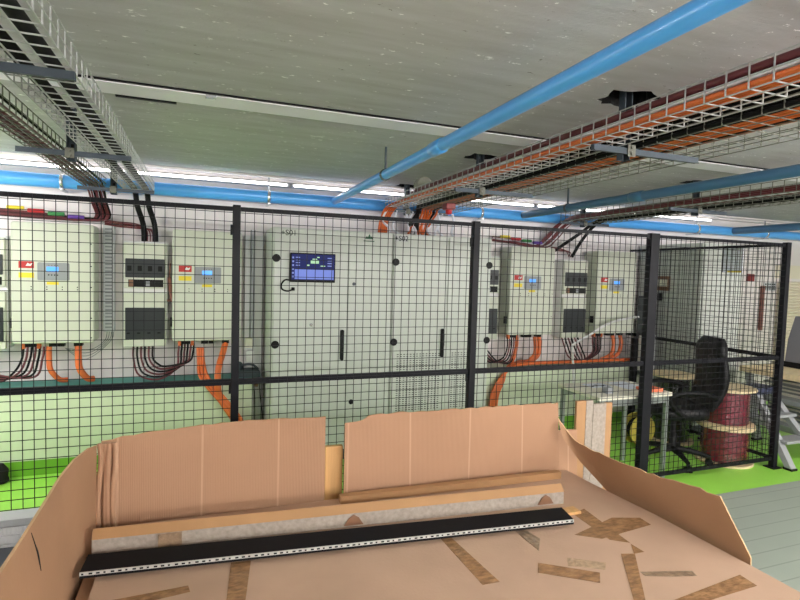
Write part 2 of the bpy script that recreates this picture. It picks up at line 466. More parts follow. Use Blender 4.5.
# ------------------------------------------------------------------ blue pipes
def clampring(mb, x, y, z, r, axis):
    mb.lathe((x, y, z), [(r, -.012), (r + .006, -.012), (r + .006, .012), (r, .012)], 20, axis)
PZ = 2.355
t = thing('water_pipe', 'thick bright blue pipe running along the top of the back wall', 'pipe', (2.5, 5.0, PZ - .056))
MB().lathe((-4.4, 5.0, PZ), [(.056, 0), (.056, 14.3)], 24, 'X').build('pipe_run', M['blue'], t)
for x in (-1.08, .55, 2.75, 5.85, 7.1):
    m = MB(); clampring(m, x, 5.0, PZ, .057, 'X'); m.box(x - .012, x + .012, 4.94, 5.14, PZ - .075, PZ - .058); m.box(x - .006, x + .006, 4.99, 5.01, PZ + .06, CZ - .02)
    m.build('pipe_clamp', M['chrome'], t)
def branch(x, y0, y1, r, z0, z1, label, sleeves, pm='blue'):
    t = thing('water_pipe', label, 'pipe', (x, y1, min(z0, z1) - r))
    z = lambda y: z0 + (z1 - z0) * (y - y0) / (y1 - y0)
    MB().tube([(x, y0, z0), (x, y1, z1)], r, 20).build('pipe_run', M[pm], t)
    for y in sleeves:
        MB().tube([(x, y - .03, z(y - .03)), (x, y - .024, z(y)), (x, y + .1, z(y)), (x, y + .106, z(y))], [r, r + .006, r + .006, r], 20).build('sleeve', M[pm], t)
    for y in [s + .9 for s in sleeves]:
        m = MB(); m.tube([(x, y - .012, z(y)), (x, y + .012, z(y))], r + .007, 16); m.box(x - .006, x + .006, y - .006, y + .006, z(y), CZ - .002)
        m.build('pipe_hanger', M['strut'], t)
    return t
branch(1.155, 0.2, 4.94, .033, 2.375, PZ, 'slim blue pipe running from overhead to the back wall, left of the orange cables', [2.55])
branch(3.25, 1.2, 4.94, .036, 2.36, PZ, 'dusky blue branch pipe crossing over the maroon cable tray at right', [3.3], 'shaded')
branch(6.45, 3.2, 4.94, .045, PZ, PZ, 'short blue branch pipe at the far right end of the wall pipe', [3.0], 'shaded')

# ------------------------------------------------------------------ hangers and wire trays
def hanger(x, y, arm0, arm1, label):
    t = thing('strut_hanger', label, 'hanger', (x, y, 2.25))
    m = MB()
    top = CZ + .1 if (x, y) in [(1.87, 2.02), (1.87, 3.43), (1.87, 4.9), (3.99, 3.43)] else CZ - .001
    m.box(x - .022, x + .022, y + .016, y + .02, 2.262, top)
    m.box(x - .022, x - .018, y - .02, y + .016, 2.262, top); m.box(x + .018, x + .022, y - .02, y + .016, 2.262, top)
    m.build('post', M['strut'], t)
    sl = MB(); z = 2.29
    while z < top - .04:
        sl.box(x - .007, x + .007, y + .0145, y + .0158, z, z + .022); z += .045
    sl.build('slots', M['dark'], t)
    a = MB().box(arm0, arm1, y - .045, y - .021, 2.284, 2.31); a.box(arm0, arm1, y - .05, y - .045, 2.281, 2.285)
    a.build('arm', M['strut'], t)
    b = MB().box(x - .022, x + .022, y - .054, y - .0501, 2.27, 2.325)
    for dz in (.014, .042): b.lathe((x, y - .062, 2.27 + dz), [(.009, 0), (.009, .009)], 8, 'Y')
    b.build('bracket', M['dullgalv'], t)
hanger(1.87, 2.02, 1.66, 2.30, 'slotted steel hanger in the nearest broken ceiling hole, holding the orange cable trays')
hanger(1.87, 3.43, 1.66, 2.30, 'slotted steel hanger in the middle ceiling hole over the orange cable trays')
hanger(1.87, 4.9, 1.66, 2.30, 'slotted steel hanger at the far end of the orange cable trays')
hanger(-.69, 2.02, -.94, -.392, 'nearest steel hanger under the left wire trays, mostly out of view')
hanger(-.69, 3.40, -.94, -.392, 'slotted steel hanger between the two left wire trays, over the fence')
hanger(-.69, 4.85, -.94, -.392, 'slotted steel hanger at the wall end of the left wire trays')
hanger(3.99, 3.43, 3.66, 4.32, 'slotted steel hanger in the right ceiling hole, holding the maroon cable tray')
hanger(3.99, 4.88, 3.66, 4.32, 'slotted steel hanger at the wall end of the right trays')

def tray(x0, x1, y0, y1, label, z=2.315, h=.085, nl=4, pitch=.08, r=.0028, m_='galv'):
    m = MB()
    def bar(a, b): m.tube([a, b], r, 4, smooth=False)
    for k in range(nl):
        x = x0 + (x1 - x0) * k / (nl - 1); bar((x, y0, z), (x, y1, z))
    for x in (x0, x1):
        for hh in (h * .5, h): bar((x, y0, z + hh), (x, y1, z + hh))
    y = y0 + .01
    while y < y1:
        bar((x0, y, z + r), (x1, y, z + r)); bar((x0, y, z), (x0, y, z + h)); bar((x1, y, z), (x1, y, z + h)); y += pitch
    return tag(m.build('cable_tray', M[m_]), label, 'cable tray')
tray(1.63, 1.81, .5, 4.85, 'narrow galvanised wire basket tray carrying the orange and maroon cables, left of its hangers')
tray(1.92, 2.37, .5, 4.85, 'wide galvanised wire basket tray right of the ceiling hangers, beside the orange cable tray', nl=6, m_='dullgalv', r=.0024)
tray(-.62, -.40, .6, 4.98, 'bright wire basket tray at upper left carrying two thick black tubes')
tray(-.90, -.76, 1.2, 4.98, 'narrow wire basket tray at upper left packed with maroon cables', m_='dullgalv')
tray(3.70, 3.90, 1.2, 4.9, 'wire basket tray at right packed with maroon cables', m_='dullgalv')
tray(4.06, 4.26, 1.2, 4.9, 'wire basket tray at far right carrying two black tubes', m_='dullgalv')

def cable(pts, r, m, label, group, name='cable', cat='cable', n=6, sm=6):
    return tag(MB().tube(spline(pts, sm), r, n).build(name, m), label, cat, group)
ORD = ['first', 'second', 'third', 'fourth', 'fifth', 'sixth', 'seventh', 'eighth', 'ninth', 'tenth']
def lr(k): return ('left', 'right')[k]
def wob(a): return random.uniform(-a, a)
# orange/maroon tray
for k in range(5):
    x = 1.645 + .022 * k
    cable([(x, .5, 2.335 + wob(.004)), (x + wob(.004), 1.5, 2.337), (x + wob(.005), 2.8, 2.336), (x, 4.2, 2.336), (x + .0, 4.7, 2.335), (x - .02, 4.86, 2.29), (1.60 + .018 * k, 4.9, 2.18), (1.58 + .02 * k, 4.88, 2.06)],
          .011, M['orange'], 'orange power cable lying in the narrow tray and bending down to the tall cabinets', 'orange cables in the narrow tray')
for k in range(2):
    x = 1.648 + .034 * k
    cable([(x, .5, 2.383), (x + wob(.004), 1.6, 2.384), (x + wob(.004), 3, 2.383), (x, 4.0, 2.382), (x + .02, 4.3, 2.37)], .015, M['maroon'],
          lr(k) + ' one of two maroon cables above the orange cables in the narrow tray', 'maroon cables in the narrow tray')
for k in range(2):
    x = 1.642 + .03 * k
    cable([(x, .5, 2.357), (x, 2.0, 2.3585), (x + .002, 3.4, 2.357), (x, 4.5, 2.357)], .0085, M['ltcable'],
          lr(k) + ' one of two pale grey cables between the maroon and orange cables', 'pale cables in the narrow tray')
# wide tray
for k in range(14):
    x = (1.932 + .022 * (k % 2)) if k >= 6 else 1.99 + .03 * k
    zc = 2.333 if k < 6 else 2.331 + .021 * ((k - 6) // 2)
    cable([(x, .5, zc), (x + wob(.006), 1.8, zc), (x + wob(.006), 3.2, zc), (x, 4.6, zc), (x + .02, 4.83, 2.28), (x + wob(.04), 4.88, 2.16), (x + wob(.06), 4.86, 2.06)], .011,
          M['rubber'] if k >= 6 or k == 4 else M['orange'], 'orange cable in the wide basket tray that drops onto the right tall cabinet' if k < 6 and k != 4 else 'black cable in the wide basket tray that drops onto the right tall cabinet', 'orange cables in the wide tray' if k < 6 and k != 4 else 'black cables in the wide tray')
for k in range(9):
    x = 1.66 + .085 * k + wob(.02)
    cable([(x, 4.86, 2.30), (x + wob(.05), 4.9, 2.2), (x + wob(.06), 4.86, 2.12), (x + wob(.05), 4.84, 2.06)], .013,
          M['ltcable'], 'pale grey flexible conduit looping onto the top of the tall cabinets', 'pale conduits over the tall cabinets')
for k, x in enumerate((1.9, 2.0)):
    cable([(x + .07, 4.86, 2.30), (x + .05, 4.9, 2.2), (x, 4.86, 2.12), (x - .03, 4.84, 2.06)], .014,
          M['orange'], lr(k) + ' one of two single orange cables dropping to the cabinet marked +S02', 'orange drops by the wide tray')
# left black tubes
for k, x in enumerate((-.555, -.465)):
    cable([(x, .6, 2.345), (x, 2, 2.345), (x, 3.5, 2.345), (x, 4.75, 2.345), (x + .01, 4.95, 2.31), (x + .02 + .0 * k, 5.0, 2.2), (x + .06, 5.05, 2.05), (x + .07, 5.04, 1.905)], .022, M['rubber'],
          ['left one of two thick black tubes in the bright wire tray', 'right one of two thick black tubes in the bright wire tray'][k], None, n=10)
# left maroon cables
for k in range(9):
    x = -.885 + .0135 * k; zz = 2.328 + .017 * (k % 3)
    y1 = 4.88 + .015 * (k % 4)
    cable([(x, 1.2, zz), (x + wob(.005), 2.6, zz), (x, 4.5, zz), (x, y1, zz - .02), (x + .02, y1 + .08, 2.2), (x + .03, 5.06, 2.1), (x - .05, 5.07, 2.06 + .008 * (k % 3)), (-1.25, 5.07, 2.06 + .01 * (k % 5)), (-1.75, 5.07, 2.075 + .01 * (k % 5))],
          .0075, [M['maroon'], M['maroon'], M['rubber']][k % 3], 'thin black cable from the upper left tray turning left along the wall' if k % 3 == 2 else 'thin maroon cable from the upper left tray turning left along the wall', 'black cables in the upper left tray' if k % 3 == 2 else 'maroon cables in the upper left tray')
for k in range(4):
    cable([(-.79, 5.07, 2.07 - .012 * k), (-.7, 5.075, 2.06 - .012 * k), (-.55, 5.07, 2.05 - .012 * k), (-.47 + .018 * k, 5.06, 2.0), (-.46 + .022 * k, 5.04, 1.905)],
          .0055, M['redcable'] if k % 2 else M['maroon'], ORD[k] + ' from left of four thin red cables entering the left fuse box', 'red cables into the left fuse box')
# coloured marker tapes on the left bundle
def tapes(x0, z0, y, zs, cols, nm):
    for k, (c, w) in enumerate(zip(cols, nm)):
        x = x0 + .14 * k
        tag(MB().lathe((x, y, z0 - .016 * k), [(.014, 0), (.016, .005), (.016, .11), (.014, .115)], 10, 'X').build('marker_sleeve', M[c]), w, 'marker sleeve')
tapes(-1.47, 2.128, 5.035, 0, ('yellow', 'redtape', 'green', 'purple'), ['yellow marker sleeve on the left wall cable bundle', 'red marker sleeve on the left wall cable bundle', 'green marker sleeve on the left wall cable bundle', 'purple marker sleeve on the left wall cable bundle'])
# right maroon cables
for k in range(9):
    x = 3.715 + .021 * k; zz = 2.328 + .017 * (k % 3)
    cable([(x, 1.2, zz), (x + wob(.005), 2.6, zz), (x, 4.4, zz), (x, 4.8, zz - .01), (x - .04, 4.95, 2.26), (x - .12, 5.04, 2.12), (x - .25, 5.07, 2.03 + .008 * (k % 4)), (3.2, 5.07, 2.06 + .01 * (k % 5)), (2.95, 5.07, 2.075 + .01 * (k % 5))],
          .009, [M['maroon'], M['redcable'], M['maroon'], M['ltcable']][k % 4], 'thin ' + ('maroon', 'dark red', 'maroon', 'pale')[k % 4] + ' cable from the right tray turning left along the wall', ('maroon', 'dark red', 'maroon', 'pale')[k % 4] + ' cables in the right tray')
for k in range(3):
    cable([(3.72, 5.07, 2.03 - .012 * k), (3.86, 5.07, 2.02 - .012 * k), (3.93 + .02 * k, 5.06, 1.99), (3.95 + .022 * k, 5.04, 1.925)],
          .0055, M['redcable'], ORD[k] + ' from left of three thin red cables entering the right fuse box', 'red cables into the right fuse box')
tapes(3.03, 2.12, 5.035, 0, ('yellow', 'redtape', 'green', 'purple'), ['yellow marker sleeve on the right wall cable bundle', 'red marker sleeve on the right wall cable bundle', 'green marker sleeve on the right wall cable bundle', 'purple marker sleeve on the right wall cable bundle'])
for k, x in enumerate((4.12, 4.19)):
    cable([(x, 1.2, 2.342), (x, 2.6, 2.342), (x, 4.5, 2.342), (x, 4.8, 2.33), (x - .03, 4.92, 2.27), (x - .12, 5.0, 2.1), (x - .2, 5.04, 1.93)] if k else
          [(x, 1.2, 2.342), (x, 2.6, 2.342), (x, 4.5, 2.342), (x, 4.8, 2.33), (x - .1, 4.95, 2.2), (x - .28, 5.07, 2.04), (x - .34, 5.07, 2.0)], .018, M['rubber'],
          ['black tube from the far right tray ending at the wall cable bundle', 'black tube from the far right tray dropping to the right fuse box'][k], None, n=10)
# siren and junction box at the tray
t = thing('alarm_siren', 'dark red alarm sounder hanging under the orange cable tray', 'alarm siren', (2.0, 4.2, 2.22))
B(1.955, 2.045, 4.155, 4.245, 2.255, 2.31).build('housing', M['siren'], t, .008)
MB().lathe((2.0, 4.2, 2.215), [(.012, 0), (.026, .006), (.03, .04)], 16).build('lens', M['redtape'], t)
tag(MB().lathe((1.70, 4.08, 2.425), [(.06, -.035), (.068, -.03), (.068, .03), (.06, .035)], 28, 'Y').box(1.62, 1.69, 4.07, 4.09, 2.402, 2.44).build('round_junction_box', M['disc']),
    'round dusty grey box sitting on the end of the orange cable tray', 'junction box')

# ------------------------------------------------------------------ fence
FY, FT, FM, FB = 3.255, 2.055, 1.02, .07
PX = [-1.41, .177, 1.76, 3.36, 4.925]
def fence_panel(p0, p1, label, shift=0):
    """p0, p1: (x, y) ends"""
    a, b = Vector((p0[0], p0[1], 0)), Vector((p1[0], p1[1], 0)); d = (b - a); Ln = d.length; d = d.normalized(); nrm = Vector((d.y, -d.x, 0))
    t = thing('mesh_fence', label, 'fence', ((p0[0] + p1[0]) / 2, (p0[1] + p1[1]) / 2, FB))
    def bar(z0, z1, th):
        h = th / 2
        return MB().loft([[tuple(a + nrm * s * h + Vector((0, 0, z))) for s, z in ((-1, z0), (1, z0), (1, z1), (-1, z1))],
                          [tuple(b + nrm * s * h + Vector((0, 0, z))) for s, z in ((-1, z0), (1, z0), (1, z1), (-1, z1))]])
    bar(FT - .025, FT, .02).build('top_rail', M['fence'], t)
    bar(FM - .018, FM + .018, .022).build('middle_rail', M['fence'], t)
    bar(FB, FB + .03, .02).build('bottom_rail', M['fence'], t)
    m = MB(); r = .0025
    s = .026 + shift
    while s < Ln:
        p = a + d * s + nrm * .012
        m.tube([p + Vector((0, 0, FB + .01)), p + Vector((0, 0, FT - .002))], r, 4, smooth=False); s += .0525
    z = FB + .06
    while z < FT - .02:
        m.tube([a + nrm * .0155 + Vector((0, 0, z)), b + nrm * .0155 + Vector((0, 0, z))], r, 4, smooth=False); z += .0525
    m.build('wire_mesh', M['fence'], t)
    return t
g = .022
fence_panel((PX[0] + g, FY), (PX[1] - g, FY), 'leftmost black wire mesh fence panel, in front of the inverters and fuse box')
fence_panel((PX[1] + g, FY), (PX[2] - g, FY), 'black wire mesh fence panel in front of the tall cabinet with the monitor')
fence_panel((PX[2] + g, FY), (PX[3] - .045, FY), 'black wire mesh fence panel right of the vented cabinet, in front of the small desk')
fence_panel((PX[3] + .045, FY), (PX[4] - .028, FY), 'black wire mesh fence panel in front of the office chair and cable spools')
fence_panel((PX[4], FY + .03), (PX[4], 5.12), 'black wire mesh side panel running from the right corner post back to the wall')
for x, w, l in zip(PX, (.022, .022, .024, .044, .026), ('', 'slim black fence post left of the tall cabinets', 'black fence post in front of the right edge of the vented cabinet',
                                                 'wide black fence post between the desk and the office chair', 'black corner post at the right end of the fence')):
    if not l: continue
    t = thing('fence_post', l, 'fence post', (x, FY, 0))
    B(x - w, x + w, FY - .025, FY + .025, .008, FT + .01).build('post', M['fence'], t, .003)
    B(x - w - .03, x + w + .03, FY - .05, FY + .05, 0, .008).build('foot_plate', M['fence'], t)
    for z in (1.92, .98, .18):
        B(x - w - .012, x - w, FY - .012, FY + .012, z - .03, z + .03).build('panel_clip', M['black'], t)

# ------------------------------------------------------------------ inverters
def inverter(x, label):
    yf, z0 = 4.87, 1.055
    t = thing('solar_inverter', label, 'inverter', (x, yf, z0), None)
    body = MB().rbox(x - .283, x + .283, z0, z0 + .955, yf, yf + .2, .022)
    body.box(x - .25, x + .25, yf + .2, WY - .002, z0 + .03, z0 + .92)
    body.build('housing', M['cream'], t)
    MB().rbox(x - .108, x + .110, z0 + .502, z0 + .642, yf - .006, yf + .01, .01).build('display_panel', M['grey'], t)
    B(x - .045, x + .036, yf - .009, yf - .0055, z0 + .57, z0 + .61).build('lcd_screen', M['lcd'], t)
    m = MB()
    for k in range(4): m.lathe((x - .03 + .02 * k, yf - .007, z0 + .545), [(.005, -.003), (.005, .002)], 8, 'Y')
    for k in range(4): m.box(x - .032 + .02 * k, x - .026 + .02 * k, yf - .0085, yf - .006, z0 + .62, z0 + .624)
    m.build('keypad', M['ink'], t)
    B(x - .232, x - .13, yf - .002, yf + .002, z0 + .595, z0 + .648).build('red_label', M['red'], t)
    m = MB()
    m.add([(x - .185, yf - .003, z0 + .612), (x - .15, yf - .003, z0 + .612), (x - .14, yf - .003, z0 + .635), (x - .158, yf - .003, z0 + .628), (x - .172, yf - .003, z0 + .637)], [(0, 1, 2, 3, 4)])
    m.build('label_emblem', M['white'], t)
    B(x - .232, x - .13, yf - .002, yf + .002, z0 + .52, z0 + .56).build('yellow_label', M['yellow'], t)
    B(x - .045, x + .036, yf - .002, yf + .002, z0 + .468, z0 + .49).build('yellow_label', M['yellow'], t)
    m = MB()
    for dx in (-.15, -.045, .06, .165):
        for dz in (.43, .45): m.lathe((x + dx, yf - .001, z0 + dz), [(.0045, -.001), (.0045, .003)], 8, 'Y')
    for dz in (.04, .2, .45, .62, .8): m.lathe((x + .262, yf - .001, z0 + dz), [(.005, -.001), (.005, .003)], 8, 'Y')
    m.build('screws', M['ink'], t)
    for dx in (-.226, -.122):
        B(x + dx - .012, x + dx + .012, yf + .07, yf + .11, z0 - .05, z0).build('orange_plug', M['orange'], t, .003)
    MB().box(x - .30, x - .2835, yf + .03, yf + .08, z0 + .12, z0 + .2).build('rotary_switch', M['black'], t, .004)
    for dx, w in ((-.175, .075), (-.02, .06), (.035, .045), (.155, .062)):
        MB().box(x + dx - w / 2, x + dx + w / 2, yf + .06, yf + .12, z0 - .035, z0).build('cable_gland', M['black'], t, .004)
    return t
IX = [-1.118, .03, 3.352, 4.508]
inverter(IX[0], 'leftmost cream inverter on the wall, under the coloured marker sleeves')
inverter(IX[1], 'cream inverter on the wall just left of the slim fence post')
inverter(IX[2], 'cream inverter on the wall just right of the tall cabinets')
inverter(IX[3], 'rightmost cream inverter, on the wall left of the wide fence post')

def fuse_box(x0, x1, label):
    yf = 4.975; xm = (x0 + x1) / 2
    t = thing('fuse_box', label, 'fuse box', (xm, yf, 1.0))
    MB().rbox(x0 - .012, x1 + .012, 1.0, 1.9, yf + .03, WY - .002, .012).build('back_plate', M['white'], t)
    for z0, z1, w0, w1 in ((1.50, 1.885, 1.592, 1.752), (1.0, 1.46, 1.062, 1.335)):
        MB().rbox(x0, x1, z0, z1, yf, yf + .035, .01).build('cover', M['cream'], t)
        f = B(x0 + .012, x1 - .012, yf - .012, yf + .002, w0, w1).build('window_flap', M['window'], t, .006)
        for k in range(4):
            xx = x0 + .045 + (x1 - x0 - .09) * k / 3
            if w1 - w0 < .2: B(xx - .017, xx + .017, yf - .0145, yf - .0125, (w0 + w1) / 2 - .025, (w0 + w1) / 2 + .02).build('breaker', M['black'], f)
            else: B(xx - .02, xx + .005, yf - .0145, yf - .0125, w0 + .05, w0 + .062).build('breaker', M['black'], f)
    m = B(x0 + .035, x1 - .02, yf - .003, yf + .002, 1.512, 1.575)
    m.build('terminal_strip', M['dark'], t)
    B(x0 + .04, x0 + .075, yf - .008, yf + .002, 1.515, 1.572).build('terminal', M['brownbox'], t)
    B(x0 + .17, x0 + .2, yf - .008, yf + .002, 1.52, 1.56).build('terminal', M['grey'], t)
    return t
fuse_box(-.635, -.308, 'white fuse box with smoked windows between the two left inverters')
fuse_box(3.845, 4.175, 'white fuse box with smoked windows between the two right inverters')
fuse_box(2.69, 3.0, 'white fuse box half hidden behind the right edge of the tall cabinets')
fuse_box(-1.80, -1.47, 'white fuse box cut off by the left edge of the photograph')

# wiring loops below
for k in range(6):
    x0 = -.565 + .03 * k; d = .30 - .022 * k
    cable([(x0, 5.03, 1.0), (x0 + .005, 4.98, .9), (x0 + .05, 4.95, 1.0 - d * .8), (-.36 + .012 * k, 4.93, 1.02 - d), (-.22 + .02 * k, 4.93, .96 - d * .5), (-.205 + .024 * k, 4.95, .95), (-.20 + .024 * k, 4.955, 1.02)],
          .0085, M['maroon'] if k % 2 == 0 else M['rubber'], ORD[k] + ' from left of the dark cables looping out of the left fuse box', 'loops under the left fuse box')
for k in range(6):
    x0 = -1.345 + .028 * k
    cable([(x0, 4.955, 1.02), (x0 - .01, 4.94, .92), (x0 - .06, 4.93, .82 - .008 * k), (-1.5, 4.93, .75 + .01 * k), (-1.62, 4.95, .82 + .012 * k), (-1.66 + .02 * k, 5.03, .99)],
          .0085, M['maroon'] if k % 2 else M['rubber'], ORD[k] + ' from left of the dark cables looping under the leftmost inverter', 'loops under the leftmost inverter')
for k in range(6):
    x0 = 3.89 + .045 * k
    cable([(x0, 5.03, .998), (x0 + .005, 4.98, .9), (x0 + .05, 4.95, .78), (4.09 + .012 * k, 4.93, .73), (4.25 + .02 * k, 4.93, .83), (4.265 + .024 * k, 4.95, .95), (4.27 + .024 * k, 4.955, 1.02)],
          .0085, M['maroon'] if k % 2 == 0 else M['rubber'], ORD[k] + ' from left of the dark cables looping out of the right fuse box', 'loops under the right fuse box')
for k in range(5):
    x0 = 3.115 + .026 * k
    cable([(x0, 4.955, 1.02), (x0 - .005, 4.94, .92), (x0 - .07, 4.92, .8 - .012 * k), (x0 - .22, 4.93, .76), (x0 - .33, 4.95, .82 + .01 * k), (2.74 + .02 * k, 5.03, .998)],
          .0085, M['maroon'] if k % 2 else M['rubber'], ORD[k] + ' from left of the dark cables under the inverter right of the tall cabinets', 'loops beside the tall cabinets')
def orange(pts, label, r=.026):
    return cable(pts, r, M['orange'], label, None, 'orange_conduit', 'conduit', 10)
orange([(-1.17, 4.955, 1.02), (-1.168, 4.94, .92), (-1.155, 4.93, .83), (-1.10, 4.95, .75), (-1.05, 4.98, .737)], 'left orange conduit bending under the leftmost inverter', .021)
orange([(-.965, 4.955, 1.02), (-.962, 4.94, .92), (-.95, 4.93, .83), (-.90, 4.95, .75), (-.86, 4.98, .737)], 'right orange conduit bending under the leftmost inverter', .026)
orange([(.185, 4.955, 1.02), (.16, 4.9, .93), (.125, 4.82, .82), (.12, 4.80, .7), (.14, 4.80, .56), (.22, 4.80, .42), (.33, 4.8, .25), (.4, 4.82, .05)], 'thick orange conduit dropping from the inverter beside the slim post', .027)
for k in range(3):
    cable([(-.045 + .02 * k, 4.955, .985), (-.04 + .02 * k, 4.93, .87), (-.03 + .03 * k, 4.86 - .02 * k, .76), (.04 + .03 * k, 4.81, .65), (.17 + .03 * k, 4.78, .49), (.28 + .03 * k, 4.77, .32), (.36 + .03 * k, 4.77, .05)], .014, M['orange'],
          ('left', 'middle', 'right')[k] + ' one of three orange conduits sweeping down beside the left tall cabinet', 'orange conduits beside the left tall cabinet', 'orange_conduit', 'conduit', 10)
orange([(3.235, 4.955, 1.02), (3.225, 4.94, .92), (3.19, 4.93, .8), (3.16, 4.95, .73)], 'orange conduit below the inverter right of the cabinets, next to its dark cables', .02)
for k in range(2):
    cable([(3.47 + .055 * k, 4.955, 1.02), (3.475 + .055 * k, 4.94, .9), (3.45 + .05 * k, 4.93, .81), (3.37 + .05 * k, 4.95, .735)], .022, M['orange'],
          lr(k) + ' one of two paired orange conduits below the inverter next to the tall cabinets', 'orange conduits below that inverter', 'orange_conduit', 'conduit', 10)
for k in range(2):
    cable([(4.56 + .11 * k, 4.955, 1.02), (4.57 + .11 * k, 4.94, .92), (4.53 + .1 * k, 4.93, .8), (4.40 + .1 * k, 4.95, .735)], .022, M['orange'],
          lr(k) + ' one of two orange conduits curving below the rightmost inverter', 'orange conduits below the rightmost inverter', 'orange_conduit', 'conduit', 10)
for k in range(4):
    cable(([(4.85, 4.9 + .045 * k, .732), (4.0, 4.9 + .045 * k, .732)] if k < 2 else [(3.5, 5.06, .733)]) + [(3.3, 4.88 + .045 * k, .732), (3.1 - .01 * k, 4.84 + .01 * k, .70), (2.93 + .02 * k, 4.8, .58), (2.84 + .025 * k, 4.79, .4), (2.82 + .025 * k, 4.79, .05)], .016, M['orange'],
          ORD[k] + ' from left of the orange conduits sweeping down beside the right tall cabinet', 'orange conduits on the right ledge', 'orange_conduit', 'conduit', 10)

# ------------------------------------------------------------------ tall cabinets
def cabinet(x0, x1, xm, label, code, vents):
    y0, y1, zt = 4.5, 5.08, 2.05
    t = thing('battery_cabinet', label, 'cabinet', ((x0 + x1) / 2, y0, 0))
    B(x0, x1, y0 + .02, y1, .1, zt).build('body', M['cab'], t, .004)
    B(x0 + .01, x1 - .01, y0 + .04, y1 - .02, 0, .1).build('plinth', M['darktray'], t)
    for a, b in ((x0 + .008, xm - .003), (xm + .003, x1 - .008)):
        d = B(a, b, y0, y0 + .0195, .115, zt - .012).build('door', M['cab'], t, .004)
        left = a < xm - .01
        hx = a + .018 if left else b - .018
        for z in ((1.79, 1.06, .35) if left or vents else ()):
            MB().lathe((hx, y0 - .014, z), [(.03, 0), (.034, .006), (.034, .013)], 14, 'Y').build('hinge', M['black'], d)
        if left:
            h = MB().rbox(b - .06, b - .03, .91, 1.18, y0 - .03, y0 - .001, .012)
            h.box(b - .055, b - .035, y0 - .04, y0 - .028, 1.02, 1.13)
            h.build('handle', M['black'], d)
    if vents:
        m = MB()
        for xa, xb in ((x0 + .06, xm - .06), (xm + .06, x1 - .2)):
            x = xa
            while x < xb:
                z = .42
                while z < .96:
                    m.box(x, x + .018, y0 - .0012, y0 + .001, z, z + .007); z += .02
                x += .032
        m.build('vent_slots', M['dark'], t)
    else:
        MB().lathe((.868, y0 - .008, 1.223), [(.013, 0), (.016, .009)], 12, 'Y').build('lock', M['chrome'], t)
        MB().lathe((1.242, y0 - .006, 1.584), [(.013, 0), (.016, .007)], 12, 'Y').build('lock', M['darktray'], t)
        MB().lathe((1.24, y0 - .006, .53), [(.02, 0), (.024, .007)], 12, 'Y').build('plug', M['black'], t)
        m = MB(); cx, cz = 1.37, 1.985
        m.add([(cx - .035, y0 - .002, cz), (cx - .005, y0 - .002, cz), (cx - .02, y0 - .002, cz + .03)], [(0, 1, 2)])
        m.add([(cx - .02, y0 - .0025, cz), (cx + .025, y0 - .0025, cz), (cx + .003, y0 - .0025, cz + .045)], [(0, 1, 2)])
        m.add([(cx + .008, y0 - .002, cz), (cx + .04, y0 - .002, cz), (cx + .024, y0 - .002, cz + .028)], [(0, 1, 2)])
        m.box(cx - .05, cx + .05, y0 - .002, y0, cz - .022, cz - .014)
        m.build('emblem', M['logo'], t)
    px = x0 + (.125 if not vents else .075)
    if vents: B(px - .06, px + .06, y0 - .002, y0 - .0002, 1.978, 2.03).build('name_plate', M['lightgrey'], t)
    text_mesh('marking', code, .066, (px, y0 - .0035, 2.003), M['ink'], t)
    return t
cabinet(.54, 1.60, 1.19, 'left tall grey-green cabinet with a monitor on its door, marked +S01', '+S01', False)
cabinet(1.603, 2.62, 2.16, 'right tall grey-green cabinet with vent slots low on its doors, marked +S02', '+S02', True)
# monitor
t = thing('monitor', 'black flat monitor with a blue dashboard fixed to the tall cabinet door', 'monitor', (.868, 4.48, 1.59))
B(.676, 1.06, 4.452, 4.485, 1.592, 1.838).build('bezel', M['black'], t, .005)
B(.76, .98, 4.485, 4.499, 1.65, 1.79).build('mount', M['black'], t)
s = B(.686, 1.05, 4.449, 4.4515, 1.612, 1.828).build('screen', M['scr_navy'], t)
B(.712, 1.045, 4.4475, 4.4485, 1.618, 1.70).build('chart_panel', M['scr_lav'], s)
m = MB()
for k in range(6): m.box(.69, .705, 4.4475, 4.4485, 1.63 + .032 * k, 1.645 + .032 * k)
for xx in (.72, .735, .99, 1.01):
    for k in range(4): m.box(xx, xx + .02, 4.4475, 4.4485, 1.73 + .022 * k, 1.738 + .022 * k)
m.build('readouts', M['scr_text'], s)
m = MB()
m.box(.845, .915, 4.4475, 4.4485, 1.752, 1.778); m.box(.86, .9, 4.4475, 4.4485, 1.785, 1.793)
m.box(.93, .97, 4.4475, 4.4485, 1.728, 1.736); m.box(.81, .835, 4.4475, 4.4485, 1.73, 1.742); m.box(.90, .92, 4.4475, 4.4485, 1.80, 1.81)
m.build('diagram', M['scr_mint'], s)
MB().tube(spline([(.70, 4.46, 1.60), (.64, 4.46, 1.61), (.607, 4.47, 1.57), (.615, 4.475, 1.53), (.66, 4.475, 1.515), (.705, 4.475, 1.53)]), .007, 6).lathe((.705, 4.475, 1.533), [(.015, -.012), (.015, .012)], 10, 'X').build('power_lead', M['rubber'], t)

